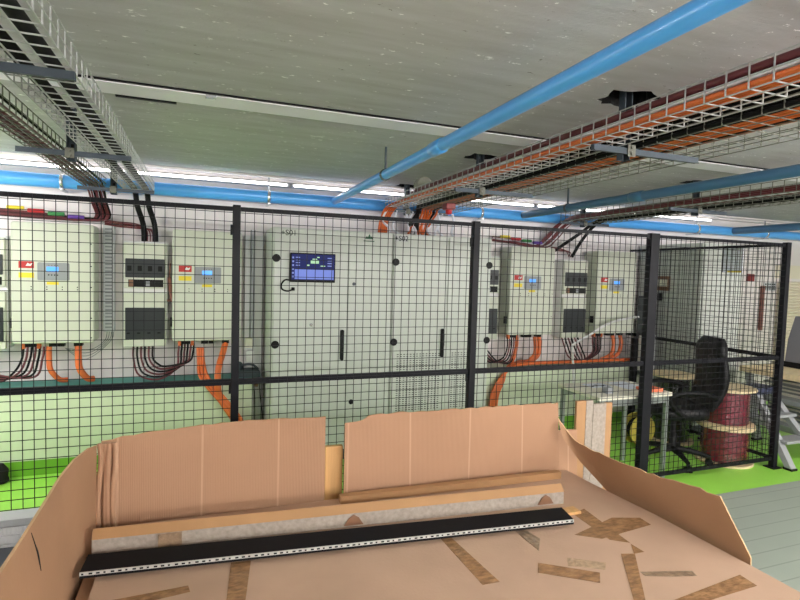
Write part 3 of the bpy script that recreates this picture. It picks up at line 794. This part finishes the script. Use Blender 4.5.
# grey cabinet beyond the cage
t = thing('control_cabinet', 'tall grey-green cabinet standing outside the cage at right, behind the chair', 'cabinet', (5.4, 4.2, 0))
B(5.06, 5.665, 4.22, 5.10, .1, 2.11).build('body', M['cab'], t, .004)
B(5.08, 5.645, 4.25, 5.05, 0, .1).build('plinth', M['darktray'], t)
B(5.075, 5.65, 4.2, 4.2195, .12, 2.095).build('door', M['cab'], t, .004)
t = thing('intercom', 'brown framed call unit on the side of the grey cabinet beyond the cage', 'intercom', (5.05, 4.72, 1.58))
B(5.035, 5.0595, 4.62, 4.80, 1.57, 1.74).build('case', M['brownbox'], t, .005)
B(5.03, 5.0345, 4.645, 4.775, 1.62, 1.70).build('cover', M['offwhite'], t)
tag(B(5.03, 5.0595, 4.72, 4.775, 1.45, 1.54).build('socket', M['black'], bevel=.004), 'small black socket below the brown call unit', 'socket')
# notice hanging on the side panel
t = thing('notice_board', 'white notice sheet hung on the mesh side panel, near the top', 'notice', (4.94, 3.78, 1.79))
B(4.94, 4.955, 3.68, 3.88, 1.79, 2.04).build('sheet', M['paper'], t)
B(4.9375, 4.9395, 3.68, 3.83, 1.79, 1.805).build('yellow_stripe', M['yellow'], t)
B(4.938, 4.958, 3.882, 3.89, 1.79, 2.05).build('edge', M['ink'], t)
# far wall bits
tag(MB().lathe((7.31, 5.12, 1.03), [(.028, 0), (.028, .62)], 10).build('brown_pipe', M['brownpipe']), 'upright brown pipe on the pale wall seen through the side mesh', 'pipe')
tag(B(7.0, 7.1, 5.09, 5.149, 1.71, 1.81).build('alarm_button', M['siren'], bevel=.01), 'small dark red alarm button on the pale wall at right', 'alarm button')
t = thing('wall_sign', 'small grey lettered plate on the pale wall beside the brown pipe', 'sign', (7.45, 5.14, 1.56))
B(7.36, 7.60, 5.138, 5.149, 1.58, 1.70).build('plate', M['lightgrey'], t)
m = MB()
for r_ in range(3):
    for k in range(5): m.box(7.375 + .044 * k, 7.405 + .044 * k, 5.1365, 5.1378, 1.60 + .033 * r_, 1.618 + .033 * r_)
m.build('lettering', M['ink'], t)

# ------------------------------------------------------------------ wall trunking and small wall items
t = thing('wall_trunking', 'grey slotted riser trunking on the wall right of the leftmost inverter', 'trunking', (-.76, 5.1, .72))
B(-.805, -.72, 5.09, 5.148, 1.12, 2.04).build('channel', M['lightgrey'], t)
m = MB(); z = 1.15
while z < 2.02:
    m.box(-.79, -.735, 5.088, 5.0898, z, z + .014); z += .03
m.build('slots', M['grey'], t)
for k in range(4):
    MB().tube(spline([(-.78 + .016 * k, 5.12, 1.13), (-.79 + .016 * k, 5.08, 1.05), (-.86, 5.0, .99 - .02 * k), (-.95, 4.97, .985 - .025 * k), (-1.06, 4.97, 1.0)]), .003, 5).build('wire', M['grey'], t)
tag(B(.35, .52, 5.06, 5.148, .1, 2.0).build('wall_trunking', M['white'], bevel=.006), 'wide white vertical trunking on the wall, left of the tall cabinets', 'trunking')
t = thing('cable_riser', 'thin grey conduits clipped down the white trunking beside the slim post', 'conduit', (.42, 5.04, .9))
for k in range(3):
    MB().tube([(.405 + .016 * k, 5.052, .97), (.405 + .016 * k, 5.052, 2.05)], .006, 6).build('conduit', M['grey'] if k != 1 else M['ltcable'], t)
tag(B(.365, .44, 4.99, 5.059, .83, .94).build('wall_socket', M['white'], bevel=.006), 'small white wall box above the grey power tool', 'wall box')
tag(B(.36, .43, 4.995, 5.059, .965, 1.05).build('warm_label', M['offwhite'], bevel=.003), 'small cream label above the white wall box', 'label')
t = thing('tool_shelf', 'small shelf of white board holding the grey power tool beside the slim post', 'shelf', (.38, 5.0, .67))
B(.27, .50, 4.86, 5.059, .672, .69).build('board', M['white'], t)
B(.30, .33, 4.9, 5.059, .62, .6715).build('bracket', M['brownbox'], t)
B(.44, .47, 4.9, 5.059, .62, .6715).build('bracket', M['brownbox'], t)
t = thing('power_tool', 'charcoal grey power tool lying on the small wall shelf', 'power tool', (.38, 4.95, .691))
MB().rbox(.275, .49, .691, .775, 4.90, 5.02, .03).build('motor_body', M['greytool'], t)
MB().tube(spline([(.33, 4.96, .77), (.34, 4.96, .81), (.42, 4.96, .815), (.475, 4.96, .77)]), .012, 8).build('grip', M['greytool'], t)
MB().lathe((.30, 4.96, .77), [(.035, 0), (.035, .06), (.02, .075)], 16).build('head', M['greytool'], t)
tag(MB().tube(spline([(.29, 4.92, .67), (.285, 4.9, .6), (.30, 4.9, .565), (.345, 4.9, .57), (.36, 4.91, .62), (.355, 4.93, .668)]), .011, 8).build('black_hook', M['black']), 'black cable loop hanging under the small tool shelf', 'cable loop')
for k in range(3):
    x = .39 + .05 * k
    cable([(x, 5.0, .668), (x + .01, 4.99, .5), (x - .01 + .02 * k, 4.98, .3), (x, 4.97, .08)], .004, M['rubber'], ('left', 'middle', 'right')[k] + ' one of three thin dark wires hanging below the tool shelf', 'thin wires below the tool shelf')
tag(MB().tube([(-.262, 5.0, 1.40), (-.283, 5.0, 1.60)], .016, 8).tube([(-.283, 5.0, 1.60), (-.275, 5.0, 1.72)], .005, 6).box(-.30, -.235, 5.0, 5.02, 1.385, 1.405).build('brush', M['brownpipe']), 'brown stick brush leaning between fuse box and inverter', 'brush')
# pale strip of conduit hanging across the right inverter
cable([(3.836, 4.7, .36), (3.801, 4.7, .736), (3.78, 4.7, .93), (3.80, 4.7, .965), (3.985, 4.7, 1.053), (4.309, 4.7, 1.206), (4.711, 4.72, 1.261)], .014, M['white'],
      'white conduit strip slanting across the rightmost inverter and down to the desk', None, 'white_conduit', 'conduit')
t = thing('rack_frame', 'narrow dark rack with pale uprights right of the rightmost inverter', 'rack', (4.86, 4.8, 0))
B(4.82, 4.90, 4.70, 4.85, .02, 1.5).build('dark_side', M['darktray'], t)
for x in (4.70, 4.905):
    B(x, x + .03, 4.66, 4.69, 0, 1.05).build('upright', M['galv'], t)
B(4.735, 4.80, 4.80, 4.845, .08, 1.0).build('dark_panel', M['black'], t)
B(4.70, 4.935, 4.66, 4.69, .6, .64).build('crossbar', M['galv'], t)

# ------------------------------------------------------------------ desk
t = thing('desk', 'small cream topped desk with steel legs behind the fence', 'desk', (3.25, 3.56, 0))
B(2.95, 3.72, 3.31, 3.84, .72, .75).build('tabletop', M['offwhite'], t, .004)
for x, y in ((2.97, 3.33), (3.67, 3.33), (2.97, 3.79), (3.67, 3.79)):
    B(x, x + .03, y, y + .03, 0, .7195).build('leg', M['legsteel'], t)
B(3.0, 3.67, 3.335, 3.355, .66, .7195).build('apron', M['legsteel'], t)
B(3.0, 3.67, 3.795, 3.815, .66, .7195).build('apron', M['legsteel'], t)
for k, (x, y, w, d, l) in enumerate(((3.42, 3.5, .21, .28, 'white paper sheet on the right half of the desk'), (3.15, 3.62, .21, .15, 'white paper with dark sketch lines on the middle of the desk'))):
    o = B(x, x + w, y, y + d, .7502, .752)
    if k: 
        for q in range(5): o.box(x + .02 + .036 * q, x + .04 + .036 * q, y + .03 + .02 * (q % 3), y + .05 + .025 * (q % 3), .7521, .7526, 1)
    tag(o.build('paper_sheet', [M['paper'], M['ink']]), l, 'paper')
tag(B(3.1, 3.17, 3.40, 3.46, .7502, .80).build('small_tin', M['grey'], bevel=.004), 'small grey tin near the front edge of the desk', 'tin')
tag(B(3.50, 3.67, 3.36, 3.5, .7502, .775).build('orange_case', mat('salmon_plastic', (226, 120, 84), .5), bevel=.006), 'small orange case on the right end of the desk', 'case')

# ------------------------------------------------------------------ office chair (faces the desk)
cx, cy = 4.14, 3.66
t = thing('office_chair', 'black high-backed office chair on castors facing the desk', 'chair', (cx, cy, 0))
def rr(cxx, cyy, z, w, d, n=20, e=3.5):
    out = []
    for k in range(n):
        a = 2 * PI * k / n; c, s_ = math.cos(a), math.sin(a)
        out.append((cxx + math.copysign(abs(c) ** (2 / e), c) * d / 2, cyy + math.copysign(abs(s_) ** (2 / e), s_) * w / 2, z))
    return out
MB().loft([rr(cx, cy, .44, .44, .46), rr(cx, cy, .455, .49, .5), rr(cx, cy, .52, .50, .51), rr(cx, cy, .545, .45, .46)], smooth=True).build('seat', M['leather'], t)
secs = []
for q in range(13):
    u = q / 12
    z = .52 + .66 * u
    w = .40 + .07 * math.sin(PI * min(1, u * 1.1)) - (.10 * max(0, u - .9) / .1)
    th = .10 - .03 * abs(u - .5) + (.02 if .75 < u < .95 else 0)
    if q in (0, 12): th *= .55
    secs.append(rr(cx + .235 + .14 * u + .045 * math.sin(PI * u * 1.6), cy, z, w, th))
MB().loft(secs, smooth=True).build('backrest', M['leather'], t)
for s in (-1, 1):
    MB().tube(spline([(cx + .24, cy + s * .25, .66), (cx + .1, cy + s * .275, .70), (cx - .1, cy + s * .28, .695), (cx - .2, cy + s * .275, .65), (cx - .12, cy + s * .265, .54), (cx - .02, cy + s * .24, .47)]), .02, 8).build('armrest', M['black'], t)
MB().lathe((cx, cy, .10), [(.035, 0), (.035, .16), (.022, .165), (.022, .34)], 16).build('gas_column', M['black'], t)
B(cx - .1, cx + .12, cy - .09, cy + .09, .41, .44).build('tilt_mechanism', M['black'], t, .006)
for k in range(5):
    a = 2 * PI * k / 5 + math.radians(-93)
    e = (cx + .31 * math.cos(a), cy + .31 * math.sin(a))
    MB().tube([(cx, cy, .125), (cx + .15 * math.cos(a), cy + .15 * math.sin(a), .115), (e[0], e[1], .085)], [.034, .027, .018], 8).build('base_leg', M['black'], t)
    c = MB(); px_, py_ = -math.sin(a), math.cos(a)
    for s in (-1, 1):
        o_ = (e[0] + px_ * .018 * s, e[1] + py_ * .018 * s)
        c.tube([(o_[0] - px_ * .011, o_[1] - py_ * .011, .03), (o_[0] + px_ * .011, o_[1] + py_ * .011, .03)], .03, 14)
    c.box(e[0] - .012, e[0] + .012, e[1] - .012, e[1] + .012, .035, .075)
    c.build('castor', M['black'], t)

t.rotation_euler = (0, 0, math.radians(-20))

# ------------------------------------------------------------------ cable spools
def spool(x, y, z, R, r, h, mcable, label, ft=.022):
    t = thing('cable_spool', label, 'cable spool', (x, y, z))
    for zz in (z, z + h - ft):
        MB().lathe((x, y, zz), [(R - .004, 0), (R, .004), (R, ft - .004), (R - .004, ft)], 40, smooth=False).build('flange', M['ply'], t)
    prof = [(r * .9, ft)]
    n = 13
    for k in range(n):
        zz = ft + (h - 2 * ft) * (k + .5) / n
        prof += [(r - .004, zz - (h - 2 * ft) / n * .4), (r, zz)]
    prof.append((r * .9, h - ft))
    MB().lathe((x, y, z), prof, 40).build('wound_cable', mcable, t)
    return t
spool(4.645, 3.53, 0, .245, .2, .355, M['wrap_red'], 'lower one of two stacked wooden spools of shrink-wrapped maroon cable')
spool(4.645, 3.535, .3555, .245, .195, .355, M['wrap_red'], 'upper one of two stacked wooden spools of shrink-wrapped maroon cable')
spool(4.66, 4.16, 0, .23, .18, .355, M['wrap_black'], 'lower spool of wrapped black cable on the floor behind the office chair')
spool(4.66, 4.16, .3555, .23, .18, .355, M['wrap_black'], 'upper spool of wrapped black cable behind the office chair')
t = thing('cable_reel', 'yellow cable reel standing on the green floor behind the office chair', 'cable reel', (4.2, 4.13, 0))
for y in (4.08, 4.19):
    MB().lathe((4.2, y, .16), [(.155, -.01), (.16, -.006), (.16, .006), (.155, .01)], 32, 'Y').build('side_disc', M['yel_reel'], t)
MB().lathe((4.2, 4.091, .16), [(.11, 0), (.11, .088)], 24, 'Y').build('wound_cable', M['rubber'], t)
# low step ladder just outside the side panel
t = thing('step_ladder', 'low grey step ladder with a blue-grey top cap standing just outside the corner post', 'step ladder', (5.2, 3.5, 0))
def rail(p, q, w, d):
    m = MB()
    m.loft([[(p[0] - w, p[1] - d, p[2]), (p[0] + w, p[1] - d, p[2]), (p[0] + w, p[1] + d, p[2]), (p[0] - w, p[1] + d, p[2])],
            [(q[0] - w, q[1] - d, q[2]), (q[0] + w, q[1] - d, q[2]), (q[0] + w, q[1] + d, q[2]), (q[0] - w, q[1] + d, q[2])]])
    return m
for a, b_ in (((5.02, 3.16, .02), (5.14, 3.60, .60)), ((5.46, 3.16, .02), (5.34, 3.60, .60)), ((5.02, 4.05, .02), (5.12, 3.70, .60)), ((5.46, 4.05, .02), (5.36, 3.70, .60))):
    lg = rail(a, b_, .034, .03).build('leg', M['benchgrey'], t)
    B(a[0] - .04, a[0] + .04, a[1] - .04, a[1] + .04, 0, .0199).build('foot', M['black'], lg)
B(5.05, 5.43, 3.22, 3.37, .21, .235).build('step', M['benchgrey'], t)
B(5.08, 5.40, 3.37, 3.50, .41, .435).build('step', M['benchgrey'], t)
MB().loft([rr(5.2, 3.65, .60, .22, .40), rr(5.2, 3.65, .63, .26, .44), rr(5.2, 3.65, .66, .22, .38)], smooth=False).build('top_cap', M['bluegrey'], t)

# ------------------------------------------------------------------ workbench at the right edge
t = thing('workbench', 'grey A-frame workbench with a wooden top at the right edge of the photograph', 'workbench', (5.95, 3.6, 0))
B(5.36, 6.6, 3.25, 3.95, .75, .81).build('wooden_top', M['ply'], t, .004)
for y in (3.3, 3.9):
    for sx, x0, x1 in ((1, 5.62, 5.44), (-1, 6.62, 6.38)):
        m = MB()
        m.loft([[(x0 - .05, y - .02, .02), (x0 + .05, y - .02, .02), (x0 + .05, y + .02, .02), (x0 - .05, y + .02, .02)],
                [(x1 - .035, y - .02, .75), (x1 + .035, y - .02, .75), (x1 + .035, y + .02, .75), (x1 - .035, y + .02, .75)]])
        lg = m.build('leg', M['benchgrey'], t)
        B(x0 - .055, x0 + .055, y - .025, y + .025, 0, .0195).build('foot', M['black'], lg)
B(5.5, 6.6, 3.27, 3.93, .48, .53).build('shelf', M['benchgrey'], t)
B(5.5, 6.6, 3.27, 3.93, .20, .26).build('shelf', M['benchgrey'], t)
for zb, n_, lab in ((.531, 9, 'upper workbench shelf'), (.261, 10, 'lower workbench shelf')):
    for k in range(n_):
        dx, dy = wob(.03), wob(.03)
        tag(B(5.68 + dx, 6.3 + dx, 3.34 + dy, 3.86 + dy, zb + .0205 * k, zb + .0205 * k + .02).build('grey_sheet', M['stackgrey'] if k % 2 else M['offwhite']), ('grey' if k % 2 else 'cream') + ' flat panel, ' + ORD[n_ - 1 - k] + ' from top of the pile on the ' + lab, 'panel', 'panels on the upper shelf' if zb > .5 else 'panels on the lower shelf')
t = thing('machine', 'dark grey machine with a black base on the workbench top', 'machine', (6.05, 3.62, .81))
B(5.80, 6.3, 3.45, 3.8, .8105, .87).build('base', M['black'], t, .006)
MB().loft([[(5.81, 3.46, .871), (6.3, 3.46, .871), (6.3, 3.79, .871), (5.81, 3.79, .871)], [(5.84, 3.46, 1.1), (6.3, 3.46, 1.1), (6.3, 3.79, 1.1), (5.84, 3.79, 1.1)], [(5.90, 3.48, 1.35), (6.3, 3.48, 1.35), (6.3, 3.77, 1.35), (5.90, 3.77, 1.35)]]).build('hood', mat('machine_grey', (104, 104, 110), .5), t, .01)

# ------------------------------------------------------------------ piles at the left, outside the fence
slat_labels = []
for k in range(8):
    z0 = .001 + .0445 * k
    m = MB().box(-2.2, -.46, 3.115, 3.225, z0, z0 + .04)
    x = -2.18
    while x < -.47:
        m.box(x, x + .006, 3.1105, 3.116, z0 + .003, z0 + .037); x += .016
    tag(m.build('slotted_duct', M['whiteslat']), 'white slotted cable duct, ' + ORD[7 - k] + ' from top of the pile against the fence', 'cable duct', 'white ducts by the fence')
tag(B(-2.2, -.46, 3.11, 3.228, .358, .395).build('metal_cover', M['lightgrey'], bevel=.003), 'long grey lid on top of the pile of white ducts', 'lid')
for k in range(5):
    z0 = .001 + .0565 * k
    m = MB().box(-2.3, -.44, 2.70 + .01 * k, 3.06, z0, z0 + .05)
    x = -2.28
    y = 2.70 + .01 * k
    while x < -.46:
        m.box(x, x + .022, y - .003, y + .001, z0 + .012, z0 + .03, 1); x += .045
    tag(m.build('steel_profile', [M['darktray'], M['galv']]), 'dark perforated steel profile, ' + ORD[4 - k] + ' from top of the pile beside the box', 'steel profile', 'dark profiles by the box')
tag(MB().lathe((-1.45, 4.76, 0), [(.04, 0), (.06, .02), (.05, .05), (.055, .1), (.02, .15)], 9).build('dark_bundle', M['dark']), 'small dark crumpled bundle on the green floor at far left', 'bundle')

# ------------------------------------------------------------------ big cardboard box
BZ = .80
t = thing('cardboard_box', 'large open cardboard pallet box in the foreground with torn upright flaps', 'box', (.65, 1.2, 0))
B(-.325, 1.60, .5, 1.995, .14, .775).build('body', M['flapside'], t)
m = MB()
for x in (-.3, .6, 1.5): m.box(x, x + .1, .52, 1.98, .02, .14)
for y in (.52, 1.2, 1.86): m.box(-.3, 1.6, y, y + .1, 0, .02)
m.build('pallet', M['wood'], t)
lid = MB().poly([(-.285, .5), (1.64, .5), (1.637, 1.1), (1.628, 1.5), (1.60, 1.8), (1.59, 1.985), (-.285, 1.985)], .776, BZ)
lid = lid.build('lid', M['board'], t, .003)
TP = [[(0.76, 1.574), (0.798, 1.573), (0.821, 1.295), (0.765, 1.297)], [(1.035, 1.555), (1.071, 1.559), (1.087, 1.473), (1.036, 1.407)],
      [(1.322, 1.596), (1.393, 1.619), (1.368, 1.357), (1.316, 1.394)], [(1.222, 1.46), (1.444, 1.525), (1.547, 1.493), (1.543, 1.437), (1.294, 1.408)],
      [(1.366, 1.351), (1.369, 1.296), (1.327, 1.297)], [(1.285, 1.31), (1.33, 1.296), (1.163, 1.086), (1.131, 1.096)],
      [(1.098, 1.344), (1.198, 1.281), (1.167, 1.25), (1.071, 1.304)], [(0.99, 1.347), (1.14, 1.242), (1.103, 1.199), (0.957, 1.3)],
      [(1.264, 1.208), (1.426, 1.162), (1.416, 1.137), (1.331, 1.159), (1.262, 1.186)], [(1.238, 1.066), (1.551, 1.1), (1.545, 1.042), (1.337, 1.034)],
      [(-0.229, 1.54), (-0.035, 1.549), (-0.029, 1.517), (-0.153, 1.502)], [(0.084, 1.634), (0.142, 1.627), (0.11, 1.417), (0.062, 1.432)]]
for k, q in enumerate(TP):
    MB().poly(q, BZ + .0003 + .0002 * (k % 4), BZ + .0009 + .0002 * (k % 4)).build('tape', M['cleartape'] if k == 6 else M['tapedark'] if k in (8, 1) else M['tape'], lid)

def sheet(name, grid, m, parent, th=.007, nrm=(0, 1, 0), mcut=None):
    """grid of rows of points -> board of thickness th, its rim showing the cut edge"""
    R_, C_ = len(grid), len(grid[0]); nv = Vector(nrm) * th
    mb = MB()
    A = [Vector(p) for row in grid for p in row]; Bv = [p + nv for p in A]; n = len(A)
    fs = []
    for i in range(R_ - 1):
        for j in range(C_ - 1):
            q = (i * C_ + j, i * C_ + j + 1, (i + 1) * C_ + j + 1, (i + 1) * C_ + j)
            fs.append(q); fs.append(tuple(v + n for v in reversed(q)))
    rim = [(0, j) for j in range(C_)] + [(i, C_ - 1) for i in range(1, R_)] + [(R_ - 1, j) for j in range(C_ - 2, -1, -1)] + [(i, 0) for i in range(R_ - 2, 0, -1)]
    rim = [i * C_ + j for i, j in rim]
    o_ = len(fs)
    fr = [(rim[k], rim[(k + 1) % len(rim)], rim[(k + 1) % len(rim)] + n, rim[k] + n) for k in range(len(rim))]
    mb.add(A + Bv, fs, 0); 
    off = 0
    mb.f += [list(f) for f in fr]; mb.mi += [1] * len(fr); mb.sm += [False] * len(fr)
    return mb.build(name, [m, mcut or M['cut']], parent)

def back_flap(x0, x1, tops, y=2.0, z0=.70, cols=24):
    rows = []
    def top(x):
        for (xa, za), (xb, zb) in zip(tops, tops[1:]):
            if xa <= x <= xb: return za + (zb - za) * (x - xa) / max(1e-6, xb - xa)
        return tops[-1][1]
    xsx = [x0 + (x1 - x0) * k / cols for k in range(cols + 1)]
    for r_ in range(7):
        u = r_ / 6
        rows.append([(x, y + .012 * math.sin(x * 9 + .6) * u + .02 * u, z0 + (top(x) - z0 + (wob(.004) if r_ == 6 else 0)) * u) for x in xsx])
    return rows
sheet('back_flap', back_flap(-.325, .452, [(-.325, 1.096), (-.2, 1.112), (.1, 1.124), (.452, 1.124)]), M['flap'], t)
sheet('back_flap', back_flap(.532, 1.568, [(.532, 1.092), (.62, 1.094), (.625, 1.112), (1.15, 1.116), (1.568, 1.106)], cols=40), M['flap'], t)
sheet('back_flap', back_flap(1.569, 1.69, [(1.569, .972), (1.69, .966)], y=2.02, cols=4), M['flap'], t)
# crushed corner of the box
m = MB()
for k, x in enumerate((-.326, -.312, -.298, -.282)):
    m.tube(spline([(x, 1.982 + .006 * (k % 2), .74), (x + wob(.006), 1.985, .9), (x + wob(.005), 1.988 + .006 * (k % 2), 1.03), (x, 1.992, 1.092)], 4), .0095, 6)
m.build('corner_fold', M['flap'], t)
# left flap: long upright side with a rounded far corner
rows = []
ysL = [.45, .7, .9, 1.1, 1.3, 1.5, 1.65, 1.78, 1.86, 1.92, 1.96, 1.99]
def topL(y): return 1.112 - (.0 if y < 1.75 else .055 * ((y - 1.75) / .24) ** 2 * .4)
for r_ in range(7):
    u = r_ / 6
    rows.append([(-.335 - (.028 * u + .01 * math.sin(y * 4) * u) * min(1, (1.99 - y) / .35), y, .66 + (topL(y) - .66 + (wob(.003) if r_ == 6 else 0)) * u) for y in ysL])
sheet('side_flap', rows, M['flapside'], t, .007, (-1, 0, 0))
m = MB(); m.tube(spline([(-.3548, 1.347, 1.10), (-.353, 1.368, 1.062), (-.3515, 1.384, 1.03), (-.3495, 1.398, .984)], 4), [.0006, .0008, .001, .001, .0012, .0014, .0018, .002, .002, .0018, .0014, .001, .0008], 5)
m.build('crack', M['dark'], t)
# right flap, folded out, its far end torn and curled
base = [(1.662, 1.14, .60), (1.668, 1.22, .60), (1.672, 1.4, .60), (1.67, 1.6, .64), (1.665, 1.75, .745), (1.65, 1.845, .80), (1.612, 1.91, .86), (1.585, 1.94, .905), (1.555, 1.965, .955)]
mid = [(1.652, 1.14, .815), (1.662, 1.23, .80), (1.666, 1.42, .80), (1.662, 1.60, .80), (1.655, 1.76, .81), (1.64, 1.848, .85), (1.606, 1.917, .895), (1.58, 1.952, .935), (1.55, 1.98, .99)]
topr = [(1.645, 1.252, .969), (1.645, 1.329, .966), (1.642, 1.499, .945), (1.635, 1.59, .939), (1.62, 1.769, .936), (1.61, 1.851, .941), (1.59, 1.929, .959), (1.57, 1.977, 1.002), (1.545, 1.998, 1.04)]
def up(row, k=3):
    P = spline(row, k); return [tuple(p) for p in P]
def up(row, k=3):
    L0_ = [tuple(Vector(row[0]).lerp(Vector(row[1]), q / k)) for q in range(k)]
    return L0_ + [tuple(p) for p in spline(row[1:], k)]
g0, g1, g2 = up(base), up(mid), up(topr)
rows = [g0, g1]
for u in (.33, .66, 1.0):
    rows.append([tuple(Vector(a) * (1 - u) + Vector(b) * u + (Vector((0, 0, wob(.004))) if u == 1.0 else Vector())) for a, b in zip(g1, g2)])
sheet('side_flap', rows, M['flapside'], t, .006, (.9, .2, .1))

# things lying in the box
tag(B(.462, .535, 2.045, 2.07, .14, .99).build('wooden_batten', M['wood'], bevel=.003), 'upright pine batten showing in the gap between the two back flaps', 'wooden batten')
t = thing('edge_protector', 'long grey chipboard edge profile with a tan top lying along the back of the box', 'edge profile', (.5, 1.75, BZ))
def obl(mb, xa, ya, xb, yb, dy0, dy1, z0, z1, mi=0):
    mb.loft([[(xa, ya + dy0, z0), (xa, ya + dy1, z0), (xa, ya + dy1, z1), (xa, ya + dy0, z1)], [(xb, yb + dy0, z0), (xb, yb + dy1, z0), (xb, yb + dy1, z1), (xb, yb + dy0, z1)]], mi); return mb
L0 = (-.318, 1.805, 1.345, 1.682)
obl(MB(), *L0, 0, .012, BZ + .0005, BZ + .05).build('front_board', M['chip'], t)
m = MB()
m.loft([[(L0[0], L0[1] - .003, BZ + .05), (L0[0], L0[1] + .022, BZ + .074), (L0[0], L0[1] + .022, BZ + .066), (L0[0], L0[1] + .004, BZ + .05)],
        [(L0[2], L0[3] - .003, BZ + .05), (L0[2], L0[3] + .022, BZ + .074), (L0[2], L0[3] + .022, BZ + .066), (L0[2], L0[3] + .004, BZ + .05)]])
m.build('top_board', M['kraft'], t)
obl(MB(), *L0, .014, .022, BZ + .0005, BZ + .066).build('rear_board', M['chip'], t)
B(-.13, -.06, 1.782, 1.7835, BZ + .004, BZ + .049).build('tape', M['tapedark'], t)
for x, s in ((.50, 1), (1.262, 1)):
    yy = L0[1] + (L0[3] - L0[1]) * (x - L0[0]) / (L0[2] - L0[0]) - .0015
    MB().loft([[(x - .035, yy + .0014, BZ + .008), (x + .035, yy - .0036, BZ + .008), (x + .018, yy - .002, BZ + .034), (x, yy, BZ + .045), (x - .018, yy, BZ + .034)],
               [(x - .035, yy - .0004, BZ + .008), (x + .035, yy - .0056, BZ + .008), (x + .018, yy - .004, BZ + .034), (x, yy - .002, BZ + .045), (x - .018, yy - .002, BZ + .034)]]).build('punched_mark', M['brownbox'], t)
obl(MB(), .50, 1.93, 1.50, 1.90, 0, .03, BZ + .0005, BZ + .03).build('wood_batten', M['wood'])
sl = bpy.data.objects['wood_batten']; sl.data.materials[0] = M['kraft']
tag(sl, 'thin tan slat lying behind the grey edge profile in the box', 'wooden slat')
tag(B(1.20, 1.352, 1.585, 1.632, BZ + .0012, BZ + .012).build('wooden_shim', M['wood'], bevel=.002), 'small flat piece of pine under the right end of the black panel', 'wood piece')
# black panel with the perforated aluminium edge
t = thing('metal_shelf', 'long matt black sheet metal panel with a perforated silver front edge lying on the box', 'panel', (.5, 1.65, BZ))
pa = [(-.322, 1.655), (1.252, 1.507), (1.272, 1.60), (-.318, 1.752)]
MB().poly(pa, BZ + .026, BZ + .031).build('top_sheet', M['panel'], t)
fx0, fy0, fx1, fy1 = -.322, 1.655, 1.252, 1.507
def along(u, dy=0): return (fx0 + (fx1 - fx0) * u, fy0 + (fy1 - fy0) * u + dy)
m = MB(); obl(m, fx0, fy0, fx1, fy1, -.003, 0, BZ + .021, BZ + .031)
lip = m.build('perforated_edge', M['silver'], t)
m = MB(); n = 84
for k in range(n):
    u0 = (k + .25) / n; u1 = u0 + (.5 if k % 3 else .3) / n
    a, b = along(u0, -.0038), along(u1, -.0038)
    m.add([(a[0], a[1], BZ + .0235), (b[0], b[1], BZ + .0235), (b[0], b[1], BZ + .0285), (a[0], a[1], BZ + .0285)], [(0, 1, 2, 3)])
m.build('slots', M['ink'], lip)
obl(MB(), fx0, fy0, fx1, fy1, -.0025, .002, BZ + .0135, BZ + .0205).build('front_lip', M['panel'], t)
obl(MB(), fx0, fy0 + .09, fx1 + .015, fy1 + .09, 0, .004, BZ + .0135, BZ + .0255).build('rear_lip', M['panel'], t)

# tall corner protector standing behind the box
t = thing('corner_protector', 'upright brown and grey corner profile standing behind the box, left of the desk leg', 'corner profile', (1.88, 2.15, 0))
for x0, x1, y0, y1, mm, nmn in ((1.775, 1.832, 2.15, 2.165, 'kraft', 'brown_strip'), (1.833, 1.875, 2.148, 2.165, 'chip', 'grey_strip'), (1.876, 1.958, 2.146, 2.165, 'chip', 'grey_strip'), (1.959, 2.0, 2.15, 2.165, 'kraft', 'brown_strip')):
    B(x0, x1, y0, y1, 0, 1.072 if x1 < 1.9 else 1.052).build(nmn, M[mm], t)

# ------------------------------------------------------------------ camera and view
cam = bpy.data.cameras.new('camera'); co = bpy.data.objects.new('camera', cam); COL.objects.link(co)
cam.sensor_width = 36; cam.lens = 36 * 526.4 / 800; cam.clip_start = .05
yaw, pit, rol = [math.radians(v) for v in (20.47, -3.03, 1.61)]
f = Vector((math.sin(yaw) * math.cos(pit), math.cos(yaw) * math.cos(pit), math.sin(pit)))
r = Vector((math.cos(yaw), -math.sin(yaw), 0)); u = r.cross(f)
r2 = r * math.cos(rol) + u * math.sin(rol); u2 = -r * math.sin(rol) + u * math.cos(rol)
co.matrix_world = Matrix(((r2.x, u2.x, -f.x, 0), (r2.y, u2.y, -f.y, 0), (r2.z, u2.z, -f.z, 1.7), (0, 0, 0, 1)))
S.camera = co
w = bpy.data.worlds.new('world'); S.world = w; w.use_nodes = True
w.node_tree.nodes['Background'].inputs['Color'].default_value = (.6, .62, .65, 1)
w.node_tree.nodes['Background'].inputs['Strength'].default_value = .3
S.view_settings.view_transform = 'Standard'; S.view_settings.look = 'None'; S.view_settings.gamma = 1
S.view_settings.exposure = 0.92
S.cycles.use_denoising = True
S.cycles.max_bounces = 8; S.cycles.diffuse_bounces = 5; S.cycles.glossy_bounces = 3
S.cycles.caustics_reflective = False; S.cycles.caustics_refractive = False
S.cycles.sample_clamp_indirect = 4
